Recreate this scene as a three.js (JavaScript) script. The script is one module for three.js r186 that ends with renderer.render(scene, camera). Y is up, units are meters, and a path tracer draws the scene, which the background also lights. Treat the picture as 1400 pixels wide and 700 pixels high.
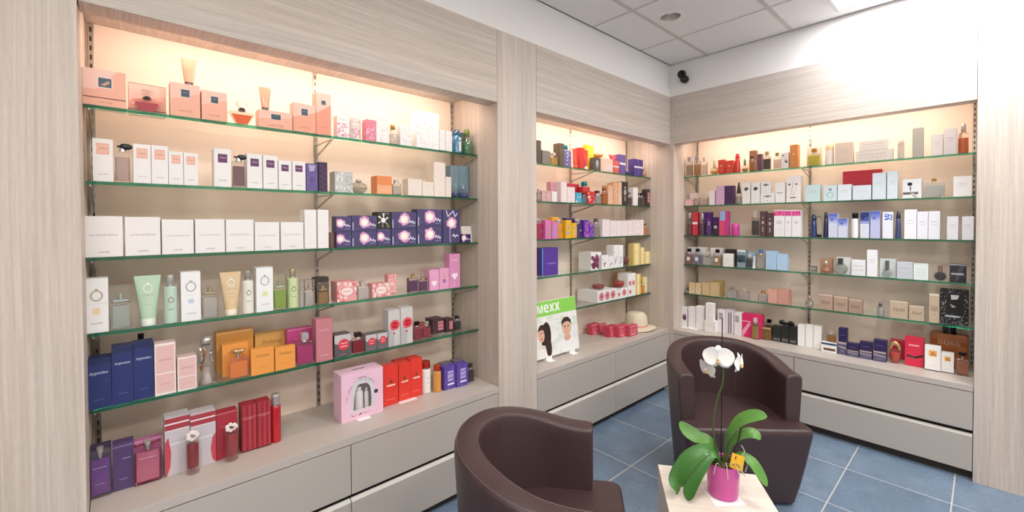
import * as THREE from 'three';
import { RoundedBoxGeometry } from 'three/addons/geometries/RoundedBoxGeometry.js';
import { mergeGeometries, toCreasedNormals } from 'three/addons/utils/BufferGeometryUtils.js';
import { RectAreaLightUniformsLib } from 'three/addons/lights/RectAreaLightUniformsLib.js';

// ---------------------------------------------------------------- camera, exposure, large lights
// metres; the shop's corner is the origin, the long niche wall is x = 0, the other niche wall is z = 0
const scene = new THREE.Scene();
scene.background = new THREE.Color(0x202020);
const camera = new THREE.PerspectiveCamera(2 * Math.atan(385 / 589.6) * 180 / Math.PI, 2, 0.02, 60);
camera.setViewOffset(1400, 770, 0, 70, 1400, 700);          // lens shifted down, as for upright walls
camera.position.set(1.839, 1.46, 3.517);
camera.rotation.order = 'YXZ';
camera.rotation.set(THREE.MathUtils.degToRad(-0.935), THREE.MathUtils.degToRad(47.71), THREE.MathUtils.degToRad(-0.236));
scene.add(camera);
const renderer = new THREE.WebGLRenderer({ antialias: true });
renderer.toneMapping = THREE.LinearToneMapping;
renderer.toneMappingExposure = 1.0;
renderer.shadowMap.enabled = true;
RectAreaLightUniformsLib.init();

const CEIL = 2.81, ROOM_X = 4.5, ROOM_Z = 6.0;
const PANEL_LIGHT = 23, PANEL_COLOR = 0xfff6ec;           // ceiling luminaires out of view
const WASH_LIGHT = 22;                                     // the luminaire over the end wall
const STRIP_LIGHT = 52, STRIP_COLOR = 0xffe6d4;            // warm strips hidden in the niches
const DOWN_LIGHT = 3;

// ---------------------------------------------------------------- helpers
let seed = 20240611;
const rnd = () => { seed = (seed * 1664525 + 1013904223) >>> 0; return seed / 4294967296; };
const used = new Map();
const numbered = n => { const k = used.get(n) || 0; used.set(n, k + 1); return k ? `${n}_${String(k).padStart(3, '0')}` : n; };
const shadow = o => { o.castShadow = o.receiveShadow = true; return o; };
function obj(name, geo, mat, parent, top = false) {
  const g = Array.isArray(geo) ? mergeGeometries(geo.map(x => x.index ? x.toNonIndexed() : x)) : geo;
  const m = shadow(new THREE.Mesh(g, mat)); m.name = top ? numbered(name) : name; (parent || scene).add(m); return m;
}
function thing(name, label, category, pos = [0, 0, 0], turn = 0, group) {
  const o = new THREE.Group(); o.name = numbered(name); scene.add(o); o.position.set(...pos); o.rotation.y = turn;
  o.userData = { label, category }; if (group) o.userData.group = group; return o;
}
function structure(name, label) { const o = new THREE.Group(); o.name = name; o.userData = { kind: 'structure', label }; scene.add(o); return o; }
// box from corner to corner with uv in metres; grain 'v' runs up, 'h' runs along
function slab(x0, x1, y0, y1, z0, z1, grain = 'v', bevel = 0) {
  const w = x1 - x0, h = y1 - y0, d = z1 - z0;
  const g = bevel ? new RoundedBoxGeometry(w, h, d, 1, bevel) : new THREE.BoxGeometry(w, h, d);
  g.translate((x0 + x1) / 2, (y0 + y1) / 2, (z0 + z1) / 2);
  return metreUv(g, grain);
}
function metreUv(g, grain = 'v') {
  const p = g.attributes.position, n = g.attributes.normal, uv = g.attributes.uv;
  for (let i = 0; i < p.count; i++) {
    const ax = Math.abs(n.getX(i)), ay = Math.abs(n.getY(i)), az = Math.abs(n.getZ(i));
    let u, v;
    if (ax >= ay && ax >= az) { u = p.getZ(i); v = p.getY(i); } else if (az >= ay) { u = p.getX(i); v = p.getY(i); } else { u = p.getX(i); v = p.getZ(i); }
    if (grain === 'h') [u, v] = [v + 0.37, u]; else if (grain === 'x') [u, v] = [v, u];
    uv.setXY(i, u / 1.5, v / 1.5);
  }
  return g;
}
const rbox = (w, h, d, r = 0.001) => new RoundedBoxGeometry(w, h, d, 1, Math.min(r, w / 3, h / 3, d / 3));
const at = (g, x, y, z) => g.translate(x, y, z);
const lathe = (pts, n = 20) => new THREE.LatheGeometry(pts.map(p => new THREE.Vector2(p[0], p[1])), n);
const cyl = (r0, r1, h, n = 16) => new THREE.CylinderGeometry(r0, r1, h, n);
function tube(pts, r, seg = 24, rad = 6) { return new THREE.TubeGeometry(new THREE.CatmullRomCurve3(pts.map(p => new THREE.Vector3(...p))), seg, r, rad); }
// skin through rings of points; ends closed with fans
function loft(rings, { closed = true, caps = true, crease = 0 } = {}) {
  const pos = [], idx = [], n = rings[0].length;
  rings.forEach(r => r.forEach(p => pos.push(...p)));
  const m = closed ? n : n - 1;
  for (let i = 0; i + 1 < rings.length; i++) for (let j = 0; j < m; j++) {
    const a = i * n + j, b = i * n + (j + 1) % n, c = a + n, d = b + n; idx.push(a, b, c, b, d, c);
  }
  if (caps) for (const [row, flip] of [[0, true], [rings.length - 1, false]]) {
    const base = pos.length / 3, r = rings[row], c = [0, 0, 0];
    r.forEach(p => { for (let k = 0; k < 3; k++) c[k] += p[k] / n; });
    r.forEach(p => pos.push(...p)); pos.push(...c);
    for (let j = 0; j < n; j++) { const a = base + j, b = base + (j + 1) % n; flip ? idx.push(a, base + n, b) : idx.push(a, b, base + n); }
  }
  let g = new THREE.BufferGeometry(); g.setAttribute('position', new THREE.Float32BufferAttribute(pos, 3));
  g.setAttribute('uv', new THREE.Float32BufferAttribute(new Float32Array(pos.length / 3 * 2), 2)); g.setIndex(idx); g.computeVertexNormals();
  if (crease) g = toCreasedNormals(g, crease);
  const p = g.attributes.position, uv = g.attributes.uv;
  for (let i = 0; i < p.count; i++) uv.setXY(i, p.getX(i) + p.getZ(i) * 0.7, p.getY(i) + p.getZ(i) * 0.3);
  return g;
}

// ---------------------------------------------------------------- textures
function texture(w, h, f, srgb = true) {
  const d = new Uint8Array(w * h * 4);
  for (let y = 0; y < h; y++) for (let x = 0; x < w; x++) { const c = f(x / w, y / h, x, y), i = (y * w + x) * 4; d[i] = c[0]; d[i + 1] = c[1]; d[i + 2] = c[2]; d[i + 3] = 255; }
  const t = new THREE.DataTexture(d, w, h); t.wrapS = t.wrapT = THREE.RepeatWrapping; t.magFilter = THREE.LinearFilter; t.minFilter = THREE.LinearMipmapLinearFilter; t.generateMipmaps = true;
  if (srgb) t.colorSpace = THREE.SRGBColorSpace; t.needsUpdate = true; return t;
}
// tileable value noise
function noiseGrid(nx, ny) { const a = Array.from({ length: nx * ny }, rnd); const s = t => t * t * (3 - 2 * t);
  return (u, v) => { const x = u * nx, y = v * ny, i = Math.floor(x), j = Math.floor(y), fx = s(x - i), fy = s(y - j);
    const q = (a_, b_) => a[((b_ % ny + ny) % ny) * nx + (a_ % nx + nx) % nx];
    return (q(i, j) * (1 - fx) + q(i + 1, j) * fx) * (1 - fy) + (q(i, j + 1) * (1 - fx) + q(i + 1, j + 1) * fx) * fy; }; }
const clamp = v => Math.max(0, Math.min(255, v));
function woodTexture(r, g, b, k) {
  const n0 = noiseGrid(6, 1), n1 = noiseGrid(22, 1), n2 = noiseGrid(90, 2), n3 = noiseGrid(340, 6), n4 = noiseGrid(512, 60), wob = noiseGrid(3, 2);
  return texture(1024, 1024, (u, v) => {
    const uu = u + (wob(u, v) - 0.5) * 0.018;
    const t = (n0(uu, v) - 0.5) * 0.4 + (n1(uu, v) - 0.5) * 0.45 + (n2(uu, v) - 0.5) * 0.75 + (n3(uu, v) - 0.5) * 1.35 + (n4(u, v) - 0.5) * 0.5;
    const w = n1(uu, v) - 0.5;
    return [clamp(r + t * k + w * 3), clamp(g + t * k), clamp(b + t * k * 1.05 - w * 4)];
  });
}
const woodMap = woodTexture(202, 190, 179, 14), paleWoodMap = woodTexture(221, 212, 200, 10);
const speck = (() => { const a = noiseGrid(256, 256), b = noiseGrid(40, 40), c = noiseGrid(6, 6);
  return texture(512, 512, (u, v) => { const t = (a(u, v) - 0.5) * 26 + (b(u, v) - 0.5) * 16 + (c(u, v) - 0.5) * 20; return [clamp(206 + t), clamp(208 + t), clamp(210 + t)]; }); })();
const grainBump = (() => { const a = noiseGrid(200, 200), b = noiseGrid(90, 90); return texture(512, 512, (u, v) => { const t = 255 * (0.6 * a(u, v) + 0.4 * b(u, v)); return [t, t, t]; }, false); })();
grainBump.repeat.set(6, 6);

// ---------------------------------------------------------------- materials
const std = (color, roughness = 0.6, extra = {}) => new THREE.MeshStandardMaterial({ color, roughness, ...extra });
const phy = (color, roughness, extra = {}) => new THREE.MeshPhysicalMaterial({ color, roughness, ...extra });
const M = {
  wood: std(0xffffff, 0.5, { map: woodMap }),
  paleWood: std(0xffffff, 0.45, { map: paleWoodMap }),
  white: std(0xf2efec, 0.85),
  ceiling: std(0xf3efec, 0.95), grid: std(0xd0cbc6, 0.7),
  back: std(0xf2e0d0, 0.6),
  laminate: std(0xb9b2ab, 0.42), worktop: std(0xbfb7b0, 0.4), lip: std(0xd9d5d0, 0.4), dark: std(0x2c2724, 0.8), plinth: std(0x3a322d, 0.7),
  tile: [0x8ea6c0, 0x8aa2bc, 0x94acc6].map(c => phy(c, 0.42, { map: speck })), grout: std(0xc4c6c4, 0.9),
  leather: phy(0x423031, 0.38, { bumpMap: grainBump, bumpScale: 0.0006 }), thread: std(0x5a4a4a, 0.6),
  metal: std(0xb9b2a8, 0.35, { metalness: 0.85 }), steel: std(0xd8d4d0, 0.25, { metalness: 0.9 }), slot: std(0x3a2f26, 0.8),
  black: std(0x151414, 0.4),
  pane: phy(0xf9fdfb, 0.02, { transmission: 1, thickness: 0, ior: 1.5 }),
  edge: phy(0xffffff, 0.12, { transmission: 1, thickness: 0.02, ior: 1.5, attenuationColor: new THREE.Color(0x16a06c), attenuationDistance: 0.027 }),
  lampGlow: std(0xffffff, 0.5, { emissive: 0xffffff, emissiveIntensity: 6 }),
  stripGlow: std(0xffffff, 0.5, { emissive: STRIP_COLOR, emissiveIntensity: 3 }),
};
const cache = new Map(), WHITE = new THREE.Color(1, 1, 1);
const keep = (k, f) => { if (!cache.has(k)) cache.set(k, f()); return cache.get(k); };
const paper = c => keep('p' + c, () => std(c, 0.45));
const gloss = c => keep('g' + c, () => phy(c, 0.25, { clearcoat: 0.4, clearcoatRoughness: 0.1 }));
const crystal = () => keep('crystal', () => phy(0xffffff, 0.02, { transmission: 1, thickness: 0.01, ior: 1.46 }));
const glassy = c => { const k = new THREE.Color(c); return Math.min(k.r, k.g, k.b) > 0.3 ? keep('s' + c, () => phy(0xffffff, 0.02, { transmission: 1, thickness: 0.01, ior: 1.44, attenuationColor: k, attenuationDistance: 0.12 })) : tinted(c); };
const tinted = c => keep('t' + c, () => phy(new THREE.Color(c).lerp(WHITE, 0.8), 0.03, { transmission: 0.96, thickness: 0, ior: 1.5 }));
const liquid = c => keep('l' + c, () => { const k = new THREE.Color(c), pale = Math.min(k.r, k.g, k.b) > 0.35; return phy(pale ? k.lerp(WHITE, 0.65) : k.multiplyScalar(1.25), 0.08, { transmission: pale ? 0.5 : 0.3, thickness: 0, ior: 1.35 }); });
const metalCol = c => keep('m' + c, () => std(c, 0.3, { metalness: 0.6 }));

// ---------------------------------------------------------------- the shell
const SPAN_L = [[1.95, 3.602], [0.0, 1.64]], NX = 0.43, VAL = 0.10;
const wl = structure('wall_left', 'wood-clad niche wall with white band above');
obj('plaster_band', slab(-0.6, -0.004, 2.54, CEIL, -0.6, ROOM_Z), M.white, wl);
obj('cladding_panel', slab(-0.6, 0, 0, 2.54, 3.603, 4.8, 'v', 0.0015), M.wood, wl);
obj('cladding_panel', slab(-0.6, 0, 0, 2.54, 4.802, ROOM_Z, 'v', 0.0015), M.wood, wl);
obj('cladding_panel', slab(-0.6, 0, 0, 2.54, 1.641, 1.949, 'v', 0.0015), M.wood, wl);
for (const [z0, z1] of SPAN_L) {
  obj('fascia_panel', slab(-VAL, 0, 2.135, 2.54, z0 + 0.001, z1 - 0.001, 'h', 0.0015), M.wood, wl);
  obj('niche_top', slab(-0.6, -VAL, 2.217, 2.54, z0, z1, 'h'), M.wood, wl);
  obj('back_panel', slab(-0.6, -NX, 0, 2.217, z0, z1), M.back, wl);
}
obj('jamb_panel', slab(-0.6, 0, 0, 2.54, -0.02, -0.0005, 'v'), M.wood, wl);
const wb = structure('wall_back', 'wood-clad niche wall with white band, facing the shop');
obj('plaster_band', slab(-0.004, ROOM_X, 2.54, CEIL, -0.6, -0.004), M.white, wb);
obj('corner_trim', slab(0.0, 0.035, 0, 2.54, -0.6, 0, 'v', 0.002), M.wood, wb);
obj('fascia_panel', slab(0.036, 1.799, 2.135, 2.54, -VAL, 0, 'x', 0.0015), M.wood, wb);
obj('niche_top', slab(0.035, 1.8, 2.217, 2.54, -0.6, -VAL, 'x'), M.wood, wb);
obj('back_panel', slab(0.035, 1.8, 0, 2.217, -0.6, -NX), M.back, wb);
obj('cladding_panel', slab(1.801, 3.0, 0, 2.54, -0.6, 0, 'v', 0.0015), M.wood, wb);
obj('cladding_panel', slab(3.002, ROOM_X, 0, 2.54, -0.6, 0, 'v', 0.0015), M.wood, wb);
const wr = structure('wall_right', 'plain white wall behind the viewer'); obj('plaster', slab(ROOM_X, ROOM_X + 0.15, 0, CEIL, -0.6, ROOM_Z), M.white, wr);
const wf = structure('wall_front', 'plain white wall behind the viewer'); obj('plaster', slab(-0.6, ROOM_X + 0.15, 0, CEIL, ROOM_Z, ROOM_Z + 0.15), M.white, wf);

// floor: tiles laid on grout
const fl = structure('floor', 'blue-grey tiled floor with pale joints');
obj('grout_bed', slab(-0.6, ROOM_X + 0.15, -0.1, -0.0007, -0.6, ROOM_Z + 0.15), M.grout, fl);
{
  const T = 0.4385, TZ = 0.455, x0 = -0.0215, z0 = -0.1, cols = Math.ceil((ROOM_X - x0) / T), rows = Math.ceil((ROOM_Z - z0) / TZ);
  const g = new RoundedBoxGeometry(T - 0.006, 0.012, TZ - 0.006, 1, 0.001); const uv = g.attributes.uv;
  for (let i = 0; i < g.attributes.position.count; i++) uv.setXY(i, g.attributes.position.getX(i) / 0.5, g.attributes.position.getZ(i) / 0.5);
  for (let i = 0; i < cols; i++) for (let j = 0; j < rows; j++) {
    const m = obj('tile', g, M.tile[Math.floor(rnd() * 3)], fl); m.position.set(x0 + (i + 0.5) * T, -0.006, z0 + (j + 0.5) * TZ); m.rotation.y = rnd() < 0.5 ? Math.PI : 0; if (!i) { m.scale.x = 1.16; m.position.x -= 0.035; }
  }
}
// ceiling: mineral tiles in a bar grid
const cl = structure('ceiling', 'suspended ceiling of white mineral tiles in a grid');
obj('ceiling_slab', slab(-0.6, ROOM_X + 0.15, CEIL + 0.1, CEIL + 0.2, -0.6, ROOM_Z + 0.15), M.white, cl);
const GX = [0], GZ = [0]; for (let x = 0.315; x < ROOM_X; x += 0.592) GX.push(x); GX.push(ROOM_X);
for (let z = 0.482; z < ROOM_Z; z += 0.606) GZ.push(z); GZ.push(ROOM_Z);
const PANELS = [[3, 3], [5, 2], [5, 5], [3, 6], [6, 8]];   // tile column, tile row of unseen luminaires, placed to light the room
const WASH = { x0: 1.2, x1: 2.35, z0: 0.13, z1: 0.40 };
for (let i = 0; i + 1 < GX.length; i++) for (let j = 0; j + 1 < GZ.length; j++) {
  if (PANELS.some(p => p[0] === i && p[1] === j)) continue;
  if (i === 1 && j === 1) {   // the tile cut for the downlight
    const s = new THREE.Shape([[GX[i] + 0.006, GZ[j] + 0.006], [GX[i + 1] - 0.006, GZ[j] + 0.006], [GX[i + 1] - 0.006, GZ[j + 1] - 0.006], [GX[i] + 0.006, GZ[j + 1] - 0.006]].map(p => new THREE.Vector2(...p)));
    const h = new THREE.Path(); h.absarc(0.437, 0.832, 0.068, 0, Math.PI * 2); s.holes.push(h);
    obj('ceiling_tile', new THREE.ExtrudeGeometry(s, { depth: 0.021, bevelEnabled: false, curveSegments: 24 }).rotateX(Math.PI / 2).translate(0, CEIL + 0.02, 0), M.ceiling, cl); continue;
  }
  obj('ceiling_tile', slab(GX[i] + 0.006, GX[i + 1] - 0.006, CEIL - 0.001, CEIL + 0.02, GZ[j] + 0.006, GZ[j + 1] - 0.006), M.ceiling, cl);
}
for (const x of GX.slice(1, -1)) obj('grid_bar', slab(x - 0.013, x + 0.013, CEIL - 0.004, CEIL + 0.03, 0, ROOM_Z), M.grid, cl);
for (const z of GZ.slice(1, -1)) for (let i = 0; i + 1 < GX.length; i++) obj('grid_bar', slab(GX[i] + 0.013, GX[i + 1] - 0.013, CEIL - 0.003, CEIL + 0.03, z - 0.008, z + 0.008), M.grid, cl);

// luminaires
function area(parent, w, h, x, y, z, tx, ty, tz, intensity, color) {
  const l = new THREE.RectAreaLight(color, intensity, w, h); l.name = 'area_light'; parent.add(l); l.position.set(x, y, z); l.lookAt(parent.position.x + tx, parent.position.y + ty, parent.position.z + tz); return l;
}
PANELS.forEach(([i, j], k) => {
  const x0 = GX[i], x1 = GX[i + 1], z0 = GZ[j], z1 = GZ[j + 1], w = x1 - x0 - 0.03, d = z1 - z0 - 0.03;
  const t = thing('unseen_ceiling_luminaire', `square recessed ceiling luminaire, number ${['one', 'two', 'three', 'four', 'five', 'six', 'seven'][k]} of those out of view, lighting the shop`, 'ceiling light', [(x0 + x1) / 2, CEIL, (z0 + z1) / 2], 0, 'unseen ceiling luminaires');
  obj('frame', slab(-w / 2, w / 2, 0.004, 0.03, -d / 2, d / 2), M.lip, t); obj('diffuser', slab(-w / 2 + 0.02, w / 2 - 0.02, -0.001, 0.004, -d / 2 + 0.02, d / 2 - 0.02), M.lampGlow, t);
  area(t, w - 0.04, d - 0.04, 0, -0.004, 0, 0, -2, 0, PANEL_LIGHT, PANEL_COLOR);
});
{
  const { x0, x1, z0, z1 } = WASH, w = x1 - x0, d = z1 - z0;
  const t = thing('wall_wash_luminaire', 'bright long ceiling luminaire beside the white end wall', 'ceiling light', [(x0 + x1) / 2, CEIL, (z0 + z1) / 2]);
  obj('frame', [slab(-w / 2 - 0.02, w / 2 + 0.02, -0.012, -0.001, -d / 2 - 0.02, -d / 2), slab(-w / 2 - 0.02, w / 2 + 0.02, -0.012, -0.001, d / 2, d / 2 + 0.02), slab(-w / 2 - 0.02, -w / 2, -0.012, -0.001, -d / 2, d / 2), slab(w / 2, w / 2 + 0.02, -0.012, -0.001, -d / 2, d / 2)], M.lip, t);
  obj('diffuser', slab(-w / 2, w / 2, -0.010, -0.001, -d / 2, d / 2), M.lampGlow, t);
  area(t, w, d, 0, -0.014, 0, 0, -2, 0, WASH_LIGHT, 0xf6f9ff);
}
{
  const t = thing('recessed_downlight', 'round recessed downlight in the ceiling tile', 'ceiling light', [0.437, CEIL - 0.001, 0.832]);
  obj('trim_ring', lathe([[0.062, 0.002], [0.062, -0.004], [0.066, -0.008], [0.086, -0.006], [0.092, -0.001], [0.092, 0.001]], 40), M.white, t);
  obj('reflector', lathe([[0.0, 0.07], [0.03, 0.066], [0.048, 0.045], [0.062, 0.0]], 32), M.metal, t);
  obj('bulb', lathe([[0.0, 0.012], [0.014, 0.014], [0.026, 0.026], [0.03, 0.05], [0.02, 0.064]], 20), M.lip, t);
}
{
  const t = thing('security_camera', 'small black ball-jointed camera high on white wall', 'camera', [0.105, 2.708, -0.004]);
  obj('wall_mount', at(cyl(0.03, 0.034, 0.024, 24).rotateX(Math.PI / 2), 0, 0, 0.012), M.black, t);
  obj('joint', tube([[0, 0, 0.02], [0.014, -0.026, 0.035], [0.03, -0.05, 0.03]], 0.011, 10, 8), M.black, t);
  const h = obj('camera_head', at(lathe([[0, -0.028], [0.024, -0.028], [0.031, -0.02], [0.031, 0.014], [0.022, 0.026], [0, 0.028]], 24).rotateX(Math.PI / 2), 0.036, -0.056, 0.035), M.black, t);
  obj('lens', at(lathe([[0, 0.004], [0.014, 0.002], [0.018, -0.002]], 20).rotateX(Math.PI / 2), 0.036, -0.056, 0.066), std(0x33302e, 0.1), h);
}
// warm strips hidden behind the fascia
for (const [wall, a, b, label] of [['L', 1.95, 3.602, 'warm strip lamp hidden above the largest niche'], ['L', 0, 1.64, 'warm strip lamp hidden above the middle niche'], ['R', 0.035, 1.8, 'warm strip lamp hidden above the niche beyond orchid']]) {
  const len = b - a - 0.16, mid = (a + b) / 2, t = thing('strip_lamp', label, 'strip light', wall === 'L' ? [-0.165, 2.2, mid] : [mid, 2.2, -0.165], wall === 'L' ? Math.PI / 2 : 0, 'niche strip lamps');
  obj('housing', at(rbox(len, 0.016, 0.045, 0.002), 0, 0.016, 0), M.lip, t);
  obj('tube', cyl(0.008, 0.008, len - 0.03, 12).rotateZ(Math.PI / 2), M.stripGlow, t);
  const l = new THREE.RectAreaLight(STRIP_COLOR, STRIP_LIGHT, len - 0.03, 0.02); l.name = 'strip_area_light'; t.add(l); l.position.set(0, -0.012, 0);
  l.rotation.set(-Math.PI / 2 + 0.65, 0, 0);
}

// ---------------------------------------------------------------- drawers, worktops
const BAYS = [['L', 1.95, 3.602, 2.79, 'largest niche'], ['L', 0.0, 1.64, 0.808, 'middle niche'], ['R', 0.035, 1.8, 0.932, 'niche beyond orchid']];
const frame = wall => wall === 'L' ? { turn: Math.PI / 2, p: (s, y, dep) => [dep, y, s], sg: -1 } : { turn: 0, p: (s, y, dep) => [s, y, dep], sg: 1 };
for (const [wall, a, b, mid, niche] of BAYS) {
  const F = frame(wall), L = b - a, c = (a + b) / 2;
  const wt = thing('worktop', `grey laminate worktop of the ${niche}`, 'worktop', F.p(c, 0.505, 0), F.turn, 'niche worktops');
  obj('slab', slab(-L / 2 + 0.001, L / 2 - 0.001, 0.001, 0.035, -NX + 0.001, -0.0005, 'x', 0.0012), M.worktop, wt);
  for (const [s0, s1, side] of wall === 'L' ? [[mid, b, 'first'], [a, mid, 'second']] : [[a, mid, 'first'], [mid, b, 'second']]) {
    const w = s1 - s0, t = thing('drawer_unit', `grey two-drawer unit, ${side} of two rightwards under the ${niche}`, 'drawer unit', F.p((s0 + s1) / 2, 0, 0), F.turn, 'grey drawer units');
    obj('carcass', [slab(-w / 2 + 0.001, w / 2 - 0.001, 0.055, 0.504, -NX + 0.002, -0.034)], M.dark, t);
    obj('plinth', slab(-w / 2 + 0.001, w / 2 - 0.001, 0, 0.055, -NX + 0.002, -0.05), M.plinth, t);
    for (const [y0, y1] of [[0.287, 0.502], [0.056, 0.264]]) {
      const low = y1 < 0.3, d = obj('drawer', slab(-w / 2 + 0.0018, w / 2 - 0.0018, y0, low ? y1 - 0.011 : y1, -0.021, -0.001, 'x', 0.0012), M.laminate, t);
      if (low) { const e = [[-0.001, y1 - 0.0108], [-0.016, y1], [-0.021, y1], [-0.021, y1 - 0.0108]]; obj('grip_lip', loft([-1, 1].map(s => e.map(([z, y]) => [s * (w / 2 - 0.002), y, z])), { crease: 0.2 }), M.lip, d); }
    }
  }
}
// ---------------------------------------------------------------- glass shelves, brackets, uprights
const LEVELS = [1.86, 1.604, 1.346, 1.09, 0.831], LEVEL_NAMES = ['top', 'second', 'third', 'fourth', 'lowest'];
const SHELVES = [['L', 2.802, 3.6, 'near half', 'largest niche', [-1]], ['L', 1.953, 2.799, 'far half', 'largest niche', [-1, 1]], ['L', 0.811, 1.638, 'near half', 'middle niche', [-1, 1]], ['L', 0.003, 0.808, 'far half', 'middle niche', [1]], ['R', 0.038, 0.939, 'corner half', 'niche beyond orchid', [-1, 1]], ['R', 0.942, 1.797, 'outer half', 'niche beyond orchid', [1]]];
for (const [wall, a, b, half, niche, sides] of SHELVES) LEVELS.forEach((y, k) => {
  const F = frame(wall), L = b - a, t = thing('glass_shelf', `${LEVEL_NAMES[k]} glass shelf, ${half} of the ${niche}`, 'shelf', F.p((a + b) / 2, y, 0), F.turn, 'glass shelves');
  obj('pane', slab(-L / 2, L / 2, -0.007, 0.004, -0.427, -0.1925), M.pane, t);
  obj('front_edge', slab(-L / 2, L / 2, -0.007, 0.004, -0.192, -0.18, 'v', 0.0008), M.edge, t);
  for (const s of sides) {
    const x = s * (L / 2 - 0.012), sh = new THREE.Shape(); sh.moveTo(-0.425, -0.0075); sh.lineTo(-0.185, -0.0075); sh.lineTo(-0.185, -0.014); sh.lineTo(-0.21, -0.018); sh.lineTo(-0.398, -0.066); sh.lineTo(-0.41, -0.1); sh.lineTo(-0.425, -0.1); sh.closePath();
    const hole = new THREE.Path(); hole.moveTo(-0.413, -0.012); hole.lineTo(-0.222, -0.012); hole.lineTo(-0.4, -0.058); hole.lineTo(-0.413, -0.07); hole.closePath(); sh.holes.push(hole);
    const g = new THREE.ExtrudeGeometry(sh, { depth: 0.004, bevelEnabled: false }); g.rotateY(-Math.PI / 2); g.translate(x + 0.002, 0, 0);
    obj('bracket', g, M.metal, t);
  }
});
for (const [wall, list, niche] of [['L', [3.588, 2.785, 1.965], 'largest niche'], ['L', [1.625, 0.812, 0.012], 'middle niche'], ['R', [0.048, 0.922, 1.786], 'niche beyond orchid']]) list.forEach((s, k) => {
  const F = frame(wall), t = thing('shelf_upright', `slotted metal shelf upright, ${['first', 'second', 'third'][k]} of three rightwards in the ${niche}`, 'shelf upright', F.p(s, 0.541, 0), F.turn, 'slotted uprights');
  obj('rail', at(rbox(0.018, 1.675, 0.006, 0.001), 0, 0.8375, -0.4265), M.metal, t);
  const g = []; for (let y = 0.03; y < 1.66; y += 0.0345) g.push(at(new THREE.BoxGeometry(0.006, 0.018, 0.001), 0, y, -0.4233));
  const m = obj('slots', g, M.slot, t); m.userData.kind = 'stuff';
});

// ---------------------------------------------------------------- printed fronts (flat print only), gathered on one sheet
const SHEET = 2048, PXM = 780, sheet = document.createElement('canvas'); sheet.width = sheet.height = SHEET;
const cx = sheet.getContext('2d'); let penX = 2, penY = 2, rowH = 0;
function draw(w, h) {        // normalised pen on one cell; x to the right, y down, 0..1
  const X = penX, Y = penY;
  return {
    w, h, a: w / h,
    R(x, y, ww, hh, c) { cx.fillStyle = c; cx.fillRect(X + x * w, Y + y * h, ww * w, hh * h); },
    C(x, y, r, c, ry) { cx.fillStyle = c; cx.beginPath(); cx.ellipse(X + x * w, Y + y * h, r * w, (ry || r) * w, 0, 0, 7); cx.fill(); },
    O(x, y, r, c, lw, ry) { cx.strokeStyle = c; cx.lineWidth = lw * w; cx.beginPath(); cx.ellipse(X + x * w, Y + y * h, r * w, (ry || r) * w, 0, 0, 7); cx.stroke(); },
    P(pts, c) { cx.fillStyle = c; cx.beginPath(); pts.forEach((p, i) => cx[i ? 'lineTo' : 'moveTo'](X + p[0] * w, Y + p[1] * h)); cx.closePath(); cx.fill(); },
    S(pts, c, lw) { cx.strokeStyle = c; cx.lineWidth = lw * w; cx.beginPath(); pts.forEach((p, i) => cx[i ? 'lineTo' : 'moveTo'](X + p[0] * w, Y + p[1] * h)); cx.stroke(); },
    T(t, x, y, mw, c, font = 'serif', bold = '', cap = 0.3) {
      let s = 60; cx.font = `${bold} ${s}px ${font}`; s = Math.min(h * cap, s * mw * w / cx.measureText(t).width); cx.font = `${bold} ${s}px ${font}`; cx.textAlign = 'center'; cx.textBaseline = 'middle'; cx.fillStyle = c; cx.fillText(t, X + x * w, Y + y * h);
    },
    L(x, y, ww, c, hh = 0.012) { for (let k = 0; k < 7; k++) this.R(x - ww / 2 + ww * k / 7, y, ww / 7 * 0.62, hh, c); },   // lettering too small to read
    N(n, f) { for (let i = 0; i < n; i++) f(rnd(), rnd(), rnd()); },
  };
}
const flower = (d, x, y, r) => { for (let k = 0; k < 12; k++) { const a = k * 0.524 + 0.2, q = r * (0.6 + 0.4 * rnd()); d.C(x + Math.cos(a) * q * 0.7, y + Math.sin(a) * q * 0.7 * d.a, r * 0.3, k % 2 ? '#e8a8cc' : '#d486b8'); } for (let k = 0; k < 8; k++) { const a = k * 0.785; d.C(x + Math.cos(a) * r * 0.4, y + Math.sin(a) * r * 0.4 * d.a, r * 0.24, '#f6dfe8'); } d.C(x, y, r * 0.42, '#fffaf0'); };
const O = (d, c, y) => { d.O(0.5, y, 0.235, c, 0.07, 0.29); d.P([[0.5, y - 0.44 * d.a], [0.6, y - 0.31 * d.a], [0.4, y - 0.31 * d.a]], c); };
const G = '#9a9a98', TINY = '#a8a4a4';
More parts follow.
